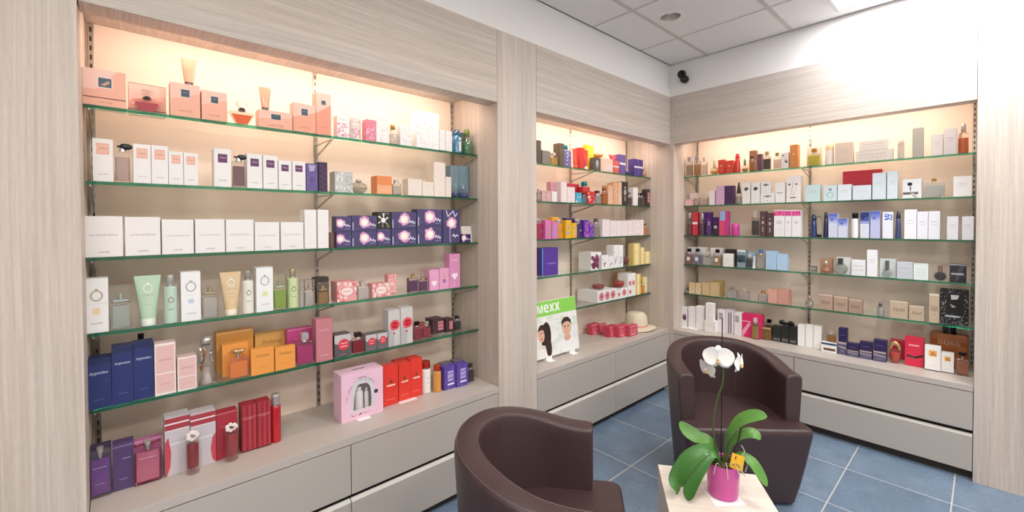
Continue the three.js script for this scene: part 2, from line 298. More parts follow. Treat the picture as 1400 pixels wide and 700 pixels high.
const PRINT = {
  tres(d) { d.P([[0, 0], [1, 0], [1, 0.25], [0, 0.5]], '#f4c6b6'); d.R(0.34, 0.16, 0.32, 0.34 * Math.min(1, d.a), '#f6d8cc'); d.R(0.36, 0.175, 0.28, 0.3 * Math.min(1, d.a), '#35505f'); d.L(0.5, 0.25, 0.16, '#c8b0a0', 0.02); d.T('LANCÔME', 0.5, 0.82, 0.46, '#b06c58'); },
  tres0(d) { d.P([[0, 0], [1, 0], [1, 0.35], [0, 0.6]], '#f4c6b6'); d.R(0, 0.86, 1, 0.03, '#6a3a34'); d.R(0, 0, 1, 0.02, '#6a3a34'); },
  tres1(d) { d.P([[0, 0], [0.8, 0], [0.3, 0.55], [0, 0.55]], '#f5cec2'); d.R(0, 0.76, 1, 0.025, '#5a302c'); d.R(0.33, 0.2, 0.36, 0.3, '#f7dcd2'); d.R(0.36, 0.225, 0.3, 0.25, '#3a5668'); d.P([[0.4, 0.42], [0.6, 0.28], [0.62, 0.36], [0.5, 0.44]], '#c49a84'); d.T('LANCÔME', 0.5, 0.88, 0.36, '#b06c58'); },
  blossom(d) { d.N(26, (a, b, c) => d.C(a, 0.35 + b * 0.6, 0.05 + c * 0.07, c > 0.5 ? '#eeb8c6' : '#d98aa4')); d.L(0.5, 0.16, 0.6, G, 0.02); },
  faint(d) { d.N(14, (a, b, c) => d.C(a, 0.3 + b * 0.65, 0.04 + c * 0.06, '#ecdfdd')); d.L(0.5, 0.2, 0.6, '#cfc4c2', 0.015); d.L(0.5, 0.86, 0.5, '#cfc4c2', 0.012); },
  whitebar(d) { d.R(0.3, 0.1, 0.5, 0.85, '#e9f0f2'); d.R(0.3, 0.28, 0.5, 0.05, '#223040'); },
  wls(d) { d.R(0.2, 0.11, 0.6, 0.25, '#f0a890'); d.R(0.24, 0.13, 0.52, 0.21, '#f3c3b0'); d.T('Trésor', 0.5, 0.23, 0.44, '#c86e58', 'serif', 'italic'); d.T('LANCÔME', 0.5, 0.83, 0.5, G); },
  wlp(d) { d.R(0.23, 0.14, 0.54, 0.22, '#5a2e58'); d.R(0.27, 0.155, 0.46, 0.19, '#6a3a68'); d.T('Trésor', 0.5, 0.24, 0.4, '#e0c8dc', 'serif', 'italic'); d.T('LANCÔME', 0.5, 0.83, 0.5, G); },
  rose(d) { d.N(12, (a, b) => d.C(0.3 + a * 0.4, 0.45 + b * 0.3, 0.16, '#564684')); for (let k = 4; k > 0; k--) d.O(0.5, 0.6, 0.09 * k, k % 2 ? '#3c2c66' : '#8c7ab4', 0.05); d.P([[0.2, 0.05], [0.8, 0.05], [0.7, 0.25], [0.3, 0.3]], '#b8aed0'); },
  swirl(d) { for (let k = 0; k < 5; k++) d.S([[0.1, 0.15 + k * 0.18], [0.4, 0.1 + k * 0.18], [0.6, 0.24 + k * 0.18], [0.95, 0.18 + k * 0.18]], '#6a4a78', 0.06); },
  silver(d) { d.N(30, (a, b, c) => d.P([[a, b], [a + 0.16, b + 0.05], [a + 0.05, b + 0.2]], c > 0.5 ? '#e6e7e4' : '#b4b6b2')); },
  orange(d) { d.R(0, 0.5, 1, 0.5, '#f5b184'); d.L(0.5, 0.75, 0.6, '#fbe0cc', 0.03); },
  dots(d) { d.N(10, (a, b) => d.C(0.2 + a * 0.6, b, 0.035, '#cfe0e6')); },
  vie(d) { d.T('LA VIE EST BELLE', 0.5, 0.46, 0.72, '#b0a8a8'); d.T('LANCÔME', 0.5, 0.88, 0.3, '#a8a0a0'); d.R(0, 0, 0.012, 1, '#b98a90'); d.R(0.988, 0, 0.012, 1, '#b98a90'); },
  foot(d) { d.L(0.5, 0.4, 0.5, '#dcd4d4', 0.008); d.L(0.5, 0.86, 0.5, '#cfc8c8', 0.01); d.R(0, 0, 0.03, 1, '#cda0a4'); },
  flow(d) { d.N(20, (a, b, c) => d.C(a, b, 0.03, '#6a6294')); flower(d, 0.26, 0.45, 0.36); d.S([[0.5, 0.62], [0.58, 0.5], [0.66, 0.66], [0.74, 0.54], [0.84, 0.68], [0.92, 0.6]], '#f4f0fa', 0.05); d.L(0.72, 0.8, 0.4, '#c8c4e0', 0.03); },
  flow2(d) { d.N(30, (a, b) => d.C(a, b, 0.018, '#6a6294')); flower(d, 0.5, 0.44, 0.26); d.S([[0.7, 0.66], [0.75, 0.5], [0.8, 0.66], [0.85, 0.54], [0.9, 0.7], [0.95, 0.6]], '#f4f0fa', 0.03); d.L(0.83, 0.8, 0.24, '#c8c4e0', 0.035); d.R(0.04, 0.45, 0.03, 0.5, '#d8d4e8'); },
  flowt(d) { flower(d, 0.5, 0.4, 0.34); d.S([[0.4, 0.5], [0.42, 0.98]], '#b8a8c8', 0.05); d.S([[0.2, 0.02], [0.3, 0.2], [0.6, 0.04], [0.7, 0.2], [0.85, 0.1]], '#e8e0f0', 0.05); d.S([[0.55, 0.8], [0.62, 0.74], [0.7, 0.82], [0.78, 0.76], [0.9, 0.8]], '#f4f0fa', 0.05); },
  lily(d) { for (let k = 0; k < 6; k++) { const a = k * 1.05 + 0.5; d.P([[0.45, 0.5], [0.45 + Math.cos(a) * 0.4 - 0.05, 0.5 + Math.sin(a) * 0.42], [0.45 + Math.cos(a + 0.25) * 0.4, 0.5 + Math.sin(a + 0.25) * 0.42]], '#f2efe8'); } d.C(0.45, 0.5, 0.17, '#faf8f2'); d.C(0.8, 0.85, 0.12, '#6c7a2c'); d.L(0.6, 0.08, 0.6, '#d8d4cc', 0.03); },
  O1(d) { O(d, '#b9ad94', 0.32); d.R(0.05, 0.46, 0.9, 0.004, '#c8c4bc'); d.R(0.34, 0.55, 0.32, 0.11, '#f0dfb4'); d.T('LANCÔME', 0.5, 0.83, 0.5, G); },
  O2(d) { O(d, '#b4b2aa', 0.3); d.L(0.5, 0.46, 0.5, '#d8c8b0', 0.01); d.R(0.36, 0.55, 0.28, 0.09, '#c4d2e6'); d.T('LANCÔME', 0.5, 0.85, 0.5, G); },
  O3(d) { O(d, '#b8b8b6', 0.3); d.R(0.36, 0.54, 0.3, 0.11, '#e3e8b0'); d.T('LANCÔME', 0.5, 0.84, 0.5, G); },
  Ot(d) { O(d, '#f8faf4', 0.3); d.R(0.1, 0.47, 0.8, 0.005, '#f0f4ea'); d.L(0.5, 0.6, 0.4, '#f0f4ea', 0.012); d.L(0.5, 0.7, 0.34, '#f0f4ea', 0.012); },
  Ot2(d) { O(d, '#a89c84', 0.36); d.L(0.5, 0.66, 0.5, TINY, 0.02); },
  damask(d) { d.N(26, (a, b, c) => d.C(a, b, 0.05 + 0.05 * c, c > 0.4 ? '#f6dcd6' : '#dc6a72')); d.C(0.5, 0.5, 0.3, '#f8e4de', 0.22); d.O(0.5, 0.5, 0.31, '#e08288', 0.03, 0.23); d.L(0.5, 0.48, 0.4, '#d86a74', 0.04); },
  heart(d) { const y = 0.62, r = 0.16; d.C(0.38, y, r, '#faf0f6'); d.C(0.62, y, r, '#faf0f6'); d.P([[0.23, y + 0.03 * d.a], [0.77, y + 0.03 * d.a], [0.5, y + 0.38 * d.a]], '#faf0f6'); d.L(0.5, 0.16, 0.6, '#f6e2ee', 0.03); d.S([[0.5, 0.8], [0.42, 0.95]], '#faf0f6', 0.03); },
  flask(d) { d.C(0.5, 0.6, 0.22, '#b06aa8', 0.22); d.R(0.44, 0.25, 0.12, 0.22, '#c8a070'); d.O(0.5, 0.6, 0.22, '#f6e2ee', 0.03); },
  hyp(d) { d.R(0, 0, 1, 0.1, '#222c58'); d.T('hypnôse', 0.5, 0.28, 0.74, '#e6e8f4', 'serif', 'italic'); d.N(8, (a, b) => d.S([[a, 0.36 + b * 0.12], [a + 0.08, 0.34 + b * 0.14]], '#5a6aa8', 0.012)); d.T('LANCÔME', 0.5, 0.82, 0.44, '#8c98c8'); },
  hyp2(d) { d.R(0, 0.05, 1, 0.015, '#a89ab8'); d.L(0.66, 0.32, 0.4, '#c8bcd8', 0.02); d.L(0.5, 0.76, 0.4, '#b0a2c4', 0.02); },
  sense(d) { d.R(0, 0, 1, 1, '#f6e8e4'); d.R(0.07, 0.05, 0.86, 0.52, '#e8c0bc'); d.R(0.07, 0.6, 0.86, 0.35, '#e8c0bc'); d.T('SENSES', 0.5, 0.32, 0.62, '#b08a88'); d.L(0.5, 0.78, 0.5, '#c49a98', 0.015); },
  edge(d) { d.S([[0.02, 0.02], [0.98, 0.02]], 'rgba(255,255,255,0.45)', 0.03); d.L(0.5, 0.3, 0.5, 'rgba(255,240,230,0.5)', 0.02); },
  poe(d) { d.T('Poême', 0.5, 0.28, 0.62, '#8a5a28', 'serif', 'italic'); d.L(0.5, 0.72, 0.4, '#c07c34', 0.02); },
  mir(d) { d.L(0.5, 0.25, 0.6, '#eab8be', 0.018); d.R(0, 0.28, 1, 0.006, '#daa0a8'); d.T('LANCÔME', 0.5, 0.86, 0.5, '#ecc4c8'); },
  seal(d) { d.P([[0, 0], [1, 0], [1, 0.3], [0.5, 0.5], [0, 0.35]], '#c8c4c4'); d.C(0.55, 0.45, 0.34, '#d42038'); d.O(0.55, 0.45, 0.27, '#f0a0a8', 0.02); d.T('AMOR', 0.55, 0.38, 0.4, '#fbe6e6', 'sans-serif', 'bold'); d.T('AMOR', 0.55, 0.52, 0.4, '#fbe6e6', 'sans-serif', 'bold'); d.L(0.5, 0.86, 0.4, '#d8888c', 0.03); },
  sealt(d) { d.R(0, 0.5, 0.5, 0.5, '#b8b6b6'); d.C(0.55, 0.42, 0.4, '#e02438'); d.O(0.55, 0.42, 0.31, '#f4a8ac', 0.03); d.T('AMOR', 0.55, 0.37, 0.48, '#3a2022', 'sans-serif', 'bold'); d.T('AMOR', 0.55, 0.47, 0.48, '#3a2022', 'sans-serif', 'bold'); d.C(0.5, 0.65, 0.08, '#e02438'); },
  block(d) { d.R(0.45, 0.18, 0.45, 0.6, '#d88a98'); d.T('AMOR', 0.67, 0.35, 0.4, '#6a2030', 'sans-serif', 'bold'); d.T('AMOR', 0.67, 0.6, 0.4, '#6a2030', 'sans-serif', 'bold'); },
  lines(d) { d.L(0.5, 0.3, 0.7, 'rgba(250,240,250,0.75)', 0.02); d.L(0.5, 0.72, 0.5, 'rgba(250,240,250,0.6)', 0.018); },
  lines2(d) { d.L(0.5, 0.35, 0.5, '#b8b0a8', 0.02); d.L(0.5, 0.6, 0.4, '#c8c0b8', 0.02); },
  mag(d) { d.R(0, 0, 1, 0.09, '#a83c48'); d.R(0, 0.115, 1, 0.09, '#a83c48'); d.R(0, 0.09, 1, 0.025, '#f0e8ec'); d.R(0, 0.21, 1, 0.01, '#f4eef0'); d.P([[0, 0.42], [0.14, 0.32], [0.24, 0.6], [0.2, 0.84], [0.05, 1], [0, 1]], '#c8485a'); d.T('MAGNIFIQUE', 0.56, 0.46, 0.7, '#f6f2f4', 'sans-serif'); },
  mag2(d) { d.R(0, 0, 1, 0.09, '#a83c48'); d.R(0, 0.115, 1, 0.09, '#a83c48'); d.R(0, 0.09, 1, 0.025, '#f0e8ec'); d.R(0, 0.21, 1, 0.01, '#f4eef0'); d.P([[1, 0.42], [0.86, 0.5], [0.78, 0.7], [0.84, 0.9], [1, 1]], '#c8485a'); d.T('MAGNIFIQUE', 0.5, 0.46, 0.7, '#f6f2f4', 'sans-serif'); },
  gar(d) { for (let k = 0; k < 6; k++) d.R(k / 6, 0, 0.05 + 0.06 * rnd(), 1, k % 2 ? '#b84450' : '#8c2430'); d.R(0, 0.26, 1, 0.008, '#eab8bc'); d.L(0.5, 0.29, 0.6, '#eab8bc', 0.012); d.R(0, 0.97, 1, 0.03, '#5c2c30'); },
  crest(d) { d.C(0.5, 0.4, 0.11, '#7a3a20', 0.09); d.P([[0.4, 0.4], [0.6, 0.4], [0.5, 0.46]], '#3c5a2c'); d.R(0.22, 0.48, 0.56, 0.035, '#f6efe9'); d.L(0.5, 0.488, 0.5, '#e8d4cc', 0.02); d.L(0.5, 0.84, 0.6, '#f0b4a8', 0.015); },
  laven(d) { d.N(60, (a, b, c) => d.C(a, b, 0.035, c > 0.5 ? '#8a7ccc' : '#4a3690')); d.R(0.3, 0.2, 0.5, 0.45, '#b4a8de'); d.T('AMOR', 0.55, 0.32, 0.46, '#4a3690', 'sans-serif', 'bold'); d.T('AMOR', 0.55, 0.52, 0.46, '#4a3690', 'sans-serif', 'bold'); d.R(0.3, 0.74, 0.55, 0.08, '#f0ecf8'); },
  spots(d) { d.N(14, (a, b, c) => d.C(a, b, 0.08, c > 0.6 ? '#f0d060' : c > 0.3 ? '#e8e8f0' : '#5a88c8')); },
  silverfig(d) { d.C(0.5, 0.45, 0.22, '#b8b4b0', 0.28); d.R(0.4, 0.62, 0.2, 0.2, '#a8a4a0'); d.C(0.5, 0.25, 0.1, '#d8d4d0'); },
  silverfig2(d) { d.C(0.3, 0.18, 0.12, '#686460'); d.C(0.72, 0.55, 0.2, '#5c5450', 0.26); d.C(0.78, 0.5, 0.1, '#ece8e6'); },
  band(d) { d.R(0, 0.42, 1, 0.1, '#f0ecf2'); d.R(0.45, 0, 0.05, 1, 'rgba(240,236,242,0.35)'); },
  n2(d) { d.T('2', 0.6, 0.5, 0.5, '#5a9ad0', 'sans-serif', 'bold'); }, n3(d) { d.T('3', 0.5, 0.5, 0.5, '#4a3c10', 'sans-serif', 'bold'); }, n4(d) { d.T('4', 0.5, 0.5, 0.55, '#f4dc70', 'sans-serif', 'bold'); },
  dotg(d) { d.N(7, (a, b) => d.C(0.2 + a * 0.6, 0.15 + b * 0.7, 0.11, '#78c070')); }, dotb(d) { d.N(7, (a, b) => d.C(0.2 + a * 0.6, 0.15 + b * 0.7, 0.11, '#6ab0d8')); },
  flame(d) { d.N(9, (a, b) => d.P([[a, b], [a + 0.2, b - 0.1], [a + 0.1, b + 0.2]], '#e078c0')); d.N(5, (a, b) => d.C(a, b, 0.08, '#f0c050')); },
  row(d) { d.O(0.5, 0.5, 0.3, '#e2cccc', 0.03, 0.34); d.L(0.5, 0.5, 0.4, '#d8bcbc', 0.03); d.R(0, 0, 0.02, 1, '#e0caca'); },
  cyan(d) { d.R(0, 0, 0.06, 1, '#4aa4d8'); d.L(0.6, 0.55, 0.5, '#b8a4e0', 0.04); },
  orchid(d) { d.N(26, (a, b, c) => d.C(0.42 + (a - 0.5) * 0.6, 0.55 + (b - 0.5) * 0.7, 0.1 + c * 0.06, c > 0.5 ? '#6a2848' : '#8c4468')); d.C(0.2, 0.25, 0.05, '#5a3048'); },
  sprig(d) { d.S([[0.3, 0.85], [0.55, 0.6], [0.75, 0.5]], '#5a4850', 0.05); d.N(6, (a, b) => d.C(0.3 + a * 0.45, 0.5 + b * 0.3, 0.06, '#8c6878')); d.C(0.2, 0.3, 0.05, '#9a8088'); },
  pale(d) { d.R(0.3, 0, 0.4, 1, '#f8ecc4'); d.L(0.5, 0.4, 0.4, '#d8b060', 0.03); },
  apple1(d) { d.C(0.5, 0.45, 0.3, '#d04858'); d.O(0.5, 0.45, 0.18, '#f4c4c8', 0.06); }, apples2(d) { for (const x of [0.28, 0.72]) { d.C(x, 0.42, 0.17, '#d04858'); d.O(x, 0.42, 0.1, '#f4c4c8', 0.04); } d.C(0.3, 0.8, 0.14, '#d86470'); },
  apples3(d) { for (const x of [0.2, 0.5, 0.8]) { d.C(x, 0.5, 0.12, '#b83848'); d.O(x, 0.5, 0.075, '#f0c0c4', 0.03); } },
  rosebox(d) { d.R(0, 0, 1, 0.16, '#d8808c'); d.R(0.14, 0.3, 0.3, 0.45, '#d8707e'); d.C(0.68, 0.5, 0.14, '#dc8490'); d.R(0.2, 0.8, 0.6, 0.07, '#f4dcdc'); },
  smalldot(d) { d.C(0.5, 0.42, 0.12, 'rgba(250,225,200,0.7)'); d.L(0.5, 0.75, 0.5, 'rgba(250,225,200,0.6)', 0.02); },
  text1(d) { d.L(0.5, 0.35, 0.7, '#b4a8a0', 0.05); d.L(0.5, 0.62, 0.8, '#c8beb6', 0.05); }, text2(d) { d.L(0.5, 0.36, 0.5, '#b8b4b4', 0.025); d.L(0.5, 0.46, 0.56, '#c4c0c0', 0.02); d.R(0, 0, 0.02, 1, '#d4d4d8'); },
  ribs(d) { for (let k = 0; k < 6; k++) d.R(k / 6 + 0.02, 0, 0.06, 1, 'rgba(255,255,255,0.28)'); },
  lips(d) { d.P([[0.2, 0.3], [0.5, 0.2], [0.85, 0.28], [0.5, 0.4]], '#2c2826'); d.S([[0.3, 0.3], [0.75, 0.29]], '#e8e4e0', 0.03); d.C(0.5, 0.75, 0.04, '#b8b0a8'); }, line(d) { d.R(0.15, 0.5, 0.6, 0.02, '#3a3430'); d.L(0.5, 0.56, 0.5, G, 0.015); },
  face(d) { d.C(0.22, 0.32, 0.08, '#4c4444'); d.C(0.72, 0.32, 0.07, '#4c4444'); d.S([[0.5, 0.2], [0.42, 0.5], [0.4, 0.7], [0.62, 0.7]], '#c8a8a0', 0.03); d.R(0.28, 0.8, 0.4, 0.04, '#6c5450'); d.N(16, (a, b) => d.C(0.25 + a * 0.5, 0.35 + b * 0.4, 0.03, '#e4d0c8')); },
  flask2(d) { d.C(0.5, 0.6, 0.3, '#b8d8dc'); d.R(0.4, 0.2, 0.2, 0.14, '#8898a0'); d.C(0.5, 0.62, 0.16, '#d8ecee'); }, bow(d) { d.C(0.38, 0.26, 0.13, '#14161a'); d.P([[0.36, 0.4], [0.45, 0.4], [0.42, 0.7]], '#3a3a3c'); d.R(0.02, 0.68, 0.8, 0.12, '#5c5450'); d.P([[0.4, 0.72], [0.6, 0.72], [0.8, 0.98], [0.62, 0.98]], '#c8b8b0'); },
  bluetop(d) { d.R(0.1, 0, 0.6, 0.38, '#94b8e0'); d.R(0.1, 0.4, 0.5, 0.6, '#dc5070'); }, pinktop(d) { d.R(0, 0.03, 1, 0.18, '#e0408c'); d.N(12, (a, b) => d.C(a, 0.06 + b * 0.13, 0.06, '#ee88b8')); d.O(0.5, 0.45, 0.22, '#8c8888', 0.025, 0.16); d.L(0.5, 0.45, 0.3, '#8c8888', 0.02); d.L(0.5, 0.72, 0.4, '#d0cccc', 0.015); },
  bluef(d) { ['#5a68c4', '#7a88d4', '#9aa6e0', '#bcc4ea'].forEach((c, k) => d.R(0, 0.1 * k, 1, 0.1, c)); d.C(0.4, 0.25, 0.2, '#6474cc'); }, bluef2(d) { d.R(0, 0, 1, 0.2, '#283878'); d.R(0, 0.2, 1, 0.15, '#4858a8'); d.C(0.3, 0.22, 0.2, '#202850'); d.R(0, 0.35, 1, 0.1, '#98a4d8'); d.L(0.5, 0.6, 0.6, '#b8bcd8', 0.02); },
  blueleaf(d) { d.N(14, (a, b, c) => d.C(0.1 + a * 0.8, 0.05 + b * 0.26, 0.1, c > 0.5 ? '#5870d0' : '#8498e0')); }, wlab(d) { d.R(0.2, 0.35, 0.5, 0.35, '#f4f0ec'); d.L(0.45, 0.5, 0.3, G, 0.04); },
  pic(d) { d.R(0, 0.3, 1, 0.4, '#3c5058'); d.C(0.4, 0.62, 0.22, '#20282c'); d.R(0, 0, 1, 0.12, '#e8e8e4'); }, aqua(d) { for (let k = 0; k < 5; k++) d.R(0.15, 0.25 + k * 0.13, 0.7, 0.03, '#b8d8d4'); d.R(0, 0, 1, 0.06, '#c8d8d8'); },
  blacktext(d) { d.P([[0.6, 0.1], [0.9, 0.05], [0.5, 0.9], [0.3, 0.95]], '#4c4c54'); d.R(0.1, 0.48, 0.75, 0.1, '#b8b8bc'); d.R(0, 0, 1, 0.05, '#c8c8cc'); d.N(12, (a, b) => d.R(a * 0.9, b, 0.06, 0.03, '#6c6c74')); },
  mono(d) { d.R(0, 0, 1, 0.06, 'rgba(255,250,240,0.5)'); d.S([[0.2, 0.6], [0.24, 0.4], [0.36, 0.6], [0.4, 0.42], [0.5, 0.6], [0.6, 0.42], [0.66, 0.6], [0.78, 0.42], [0.82, 0.6]], 'rgba(80,60,50,0.6)', 0.035); d.L(0.5, 0.7, 0.5, 'rgba(80,60,50,0.4)', 0.02); },
  speck(d) { d.N(300, (a, b, c) => d.C(a, b, 0.006 + c * 0.014, c > 0.6 ? '#e8e8ea' : '#8c8c90')); d.P([[0.26, 0.12], [0.86, 0.1], [0.82, 0.7], [0.22, 0.72]], '#1c1a18'); d.P([[0.38, 0.16], [0.68, 0.16], [0.62, 0.28], [0.4, 0.3]], '#e4e8ea'); d.P([[0.34, 0.42], [0.46, 0.46], [0.58, 0.5], [0.44, 0.54]], '#b8c0c4'); d.R(0.2, 0.76, 0.5, 0.05, '#d0d4d8'); },
  purpic(d) { d.C(0.55, 0.5, 0.3, '#5c3c60', 0.5); d.C(0.5, 0.4, 0.16, '#a888ac'); }, patch(d) { d.R(0.15, 0.14, 0.5, 0.28, '#a8a4a8'); d.L(0.4, 0.26, 0.36, '#d4d0d4', 0.02); d.R(0.9, 0, 0.1, 1, '#f8f6f8'); }, stripes(d) { for (const x of [0.05, 0.35, 0.62, 0.86]) d.R(x, 0.1, 0.12, 0.86, x > 0.3 && x < 0.7 ? '#5c5460' : '#f4f0f4'); },
  sash(d) { d.P([[0, 0.75], [0.4, 0.3], [0.45, 0.45], [0.05, 1], [0, 1]], '#f0a0c0'); d.R(0, 0.3, 0.45, 0.05, '#f4a8c4'); d.C(0.68, 0.55, 0.17, '#7c5c3c', 0.28); }, bronze(d) { d.R(0.9, 0, 0.1, 1, '#b84c40'); d.R(0, 0, 1, 0.12, '#c8a868'); d.N(8, (a, b) => d.C(a * 0.8, 0.2 + b * 0.7, 0.1, '#8c7840')); },
  ice(d) { d.T('ICE', 0.5, 0.84, 0.76, '#a8a494', 'sans-serif', 'bold'); }, plain(d) { d.R(0, 0, 0.03, 1, '#dcdcdc'); d.L(0.5, 0.84, 0.3, '#d0d0d0', 0.015); }, stand(d) { d.R(0, 0, 1, 0.22, '#38406c'); d.R(0.16, 0.55, 0.76, 0.25, '#6c4c38'); },
  indigo(d) { d.R(0, 0, 1, 0.52, '#2a2252'); d.L(0.5, 0.24, 0.6, '#7870a8', 0.03); d.R(0, 0.52, 1, 0.08, '#b8aa9c'); d.R(0, 0.6, 1, 0.4, '#5c5878'); d.P([[0, 0.66], [1, 0.72], [1, 0.78], [0, 0.72]], '#a8a0a4'); d.L(0.5, 0.85, 0.4, '#9a94b4', 0.03); },
  redrib(d) { d.L(0.5, 0.25, 0.55, '#fae8ec', 0.05); d.P([[0.1, 0.62], [0.5, 0.66], [0.95, 0.56], [0.95, 0.64], [0.5, 0.73], [0.1, 0.69]], '#2c1c20'); d.P([[0.15, 0.68], [0.5, 0.7], [0.6, 0.75], [0.2, 0.73]], '#8c5c60'); },
  osq(d) { d.R(0.26, 0.18, 0.5, 0.5 * d.a, '#f4b464'); d.S([[0.4, 0.2 + 0.4 * d.a], [0.5, 0.2 + 0.12 * d.a], [0.6, 0.2 + 0.1 * d.a]], '#6c4418', 0.05); d.S([[0.5, 0.2 + 0.28 * d.a], [0.58, 0.2 + 0.36 * d.a], [0.66, 0.2 + 0.24 * d.a]], '#6c4418', 0.05); d.L(0.5, 0.8, 0.3, '#d8c8b4', 0.015); d.R(0, 0.965, 1, 0.035, '#242428'); },
  boss(d) { d.T('BOSS', 0.5, 0.52, 0.96, '#e8b898', 'serif', '', 0.9); d.L(0.5, 0.04, 0.2, '#d8a888', 0.05); d.L(0.5, 0.93, 0.44, '#d8a888', 0.05); },
};
const sheetMap = new THREE.CanvasTexture(sheet); sheetMap.colorSpace = THREE.SRGBColorSpace; sheetMap.anisotropy = 4;
const printMat = std(0xffffff, 0.42, { map: sheetMap }), printClear = std(0xffffff, 0.42, { map: sheetMap, transparent: true });
// a flat or gently curved printed front, w x h metres; background null keeps what is underneath visible
function printGeo(key, w, h, bg, bend = 0) {
  const pw = Math.max(18, Math.round(w * PXM)), ph = Math.max(18, Math.round(h * PXM));
  if (penX + pw + 4 > SHEET) { penX = 2; penY += rowH + 4; rowH = 0; }
  if (penY + ph + 4 > SHEET) throw new Error('print sheet is full');
  rowH = Math.max(rowH, ph);
  cx.save(); cx.beginPath(); cx.rect(penX - 1, penY - 1, pw + 2, ph + 2); cx.clip();
  if (bg) { cx.fillStyle = bg; cx.fillRect(penX - 1, penY - 1, pw + 2, ph + 2); }
  PRINT[key](draw(pw, ph)); cx.restore();
  const g = new THREE.PlaneGeometry(w, h, bend ? 8 : 1, 1), uv = g.attributes.uv, p = g.attributes.position;
  for (let i = 0; i < uv.count; i++) uv.setXY(i, (penX + 0.5 + uv.getX(i) * (pw - 1)) / SHEET, 1 - (penY + 0.5 + (1 - uv.getY(i)) * (ph - 1)) / SHEET);
  if (bend) for (let i = 0; i < p.count; i++) { const a = p.getX(i) / bend; p.setX(i, Math.sin(a) * bend); p.setZ(i, (Math.cos(a) - 1) * bend); }
  g.computeVertexNormals(); penX += pw + 4; return g;
}

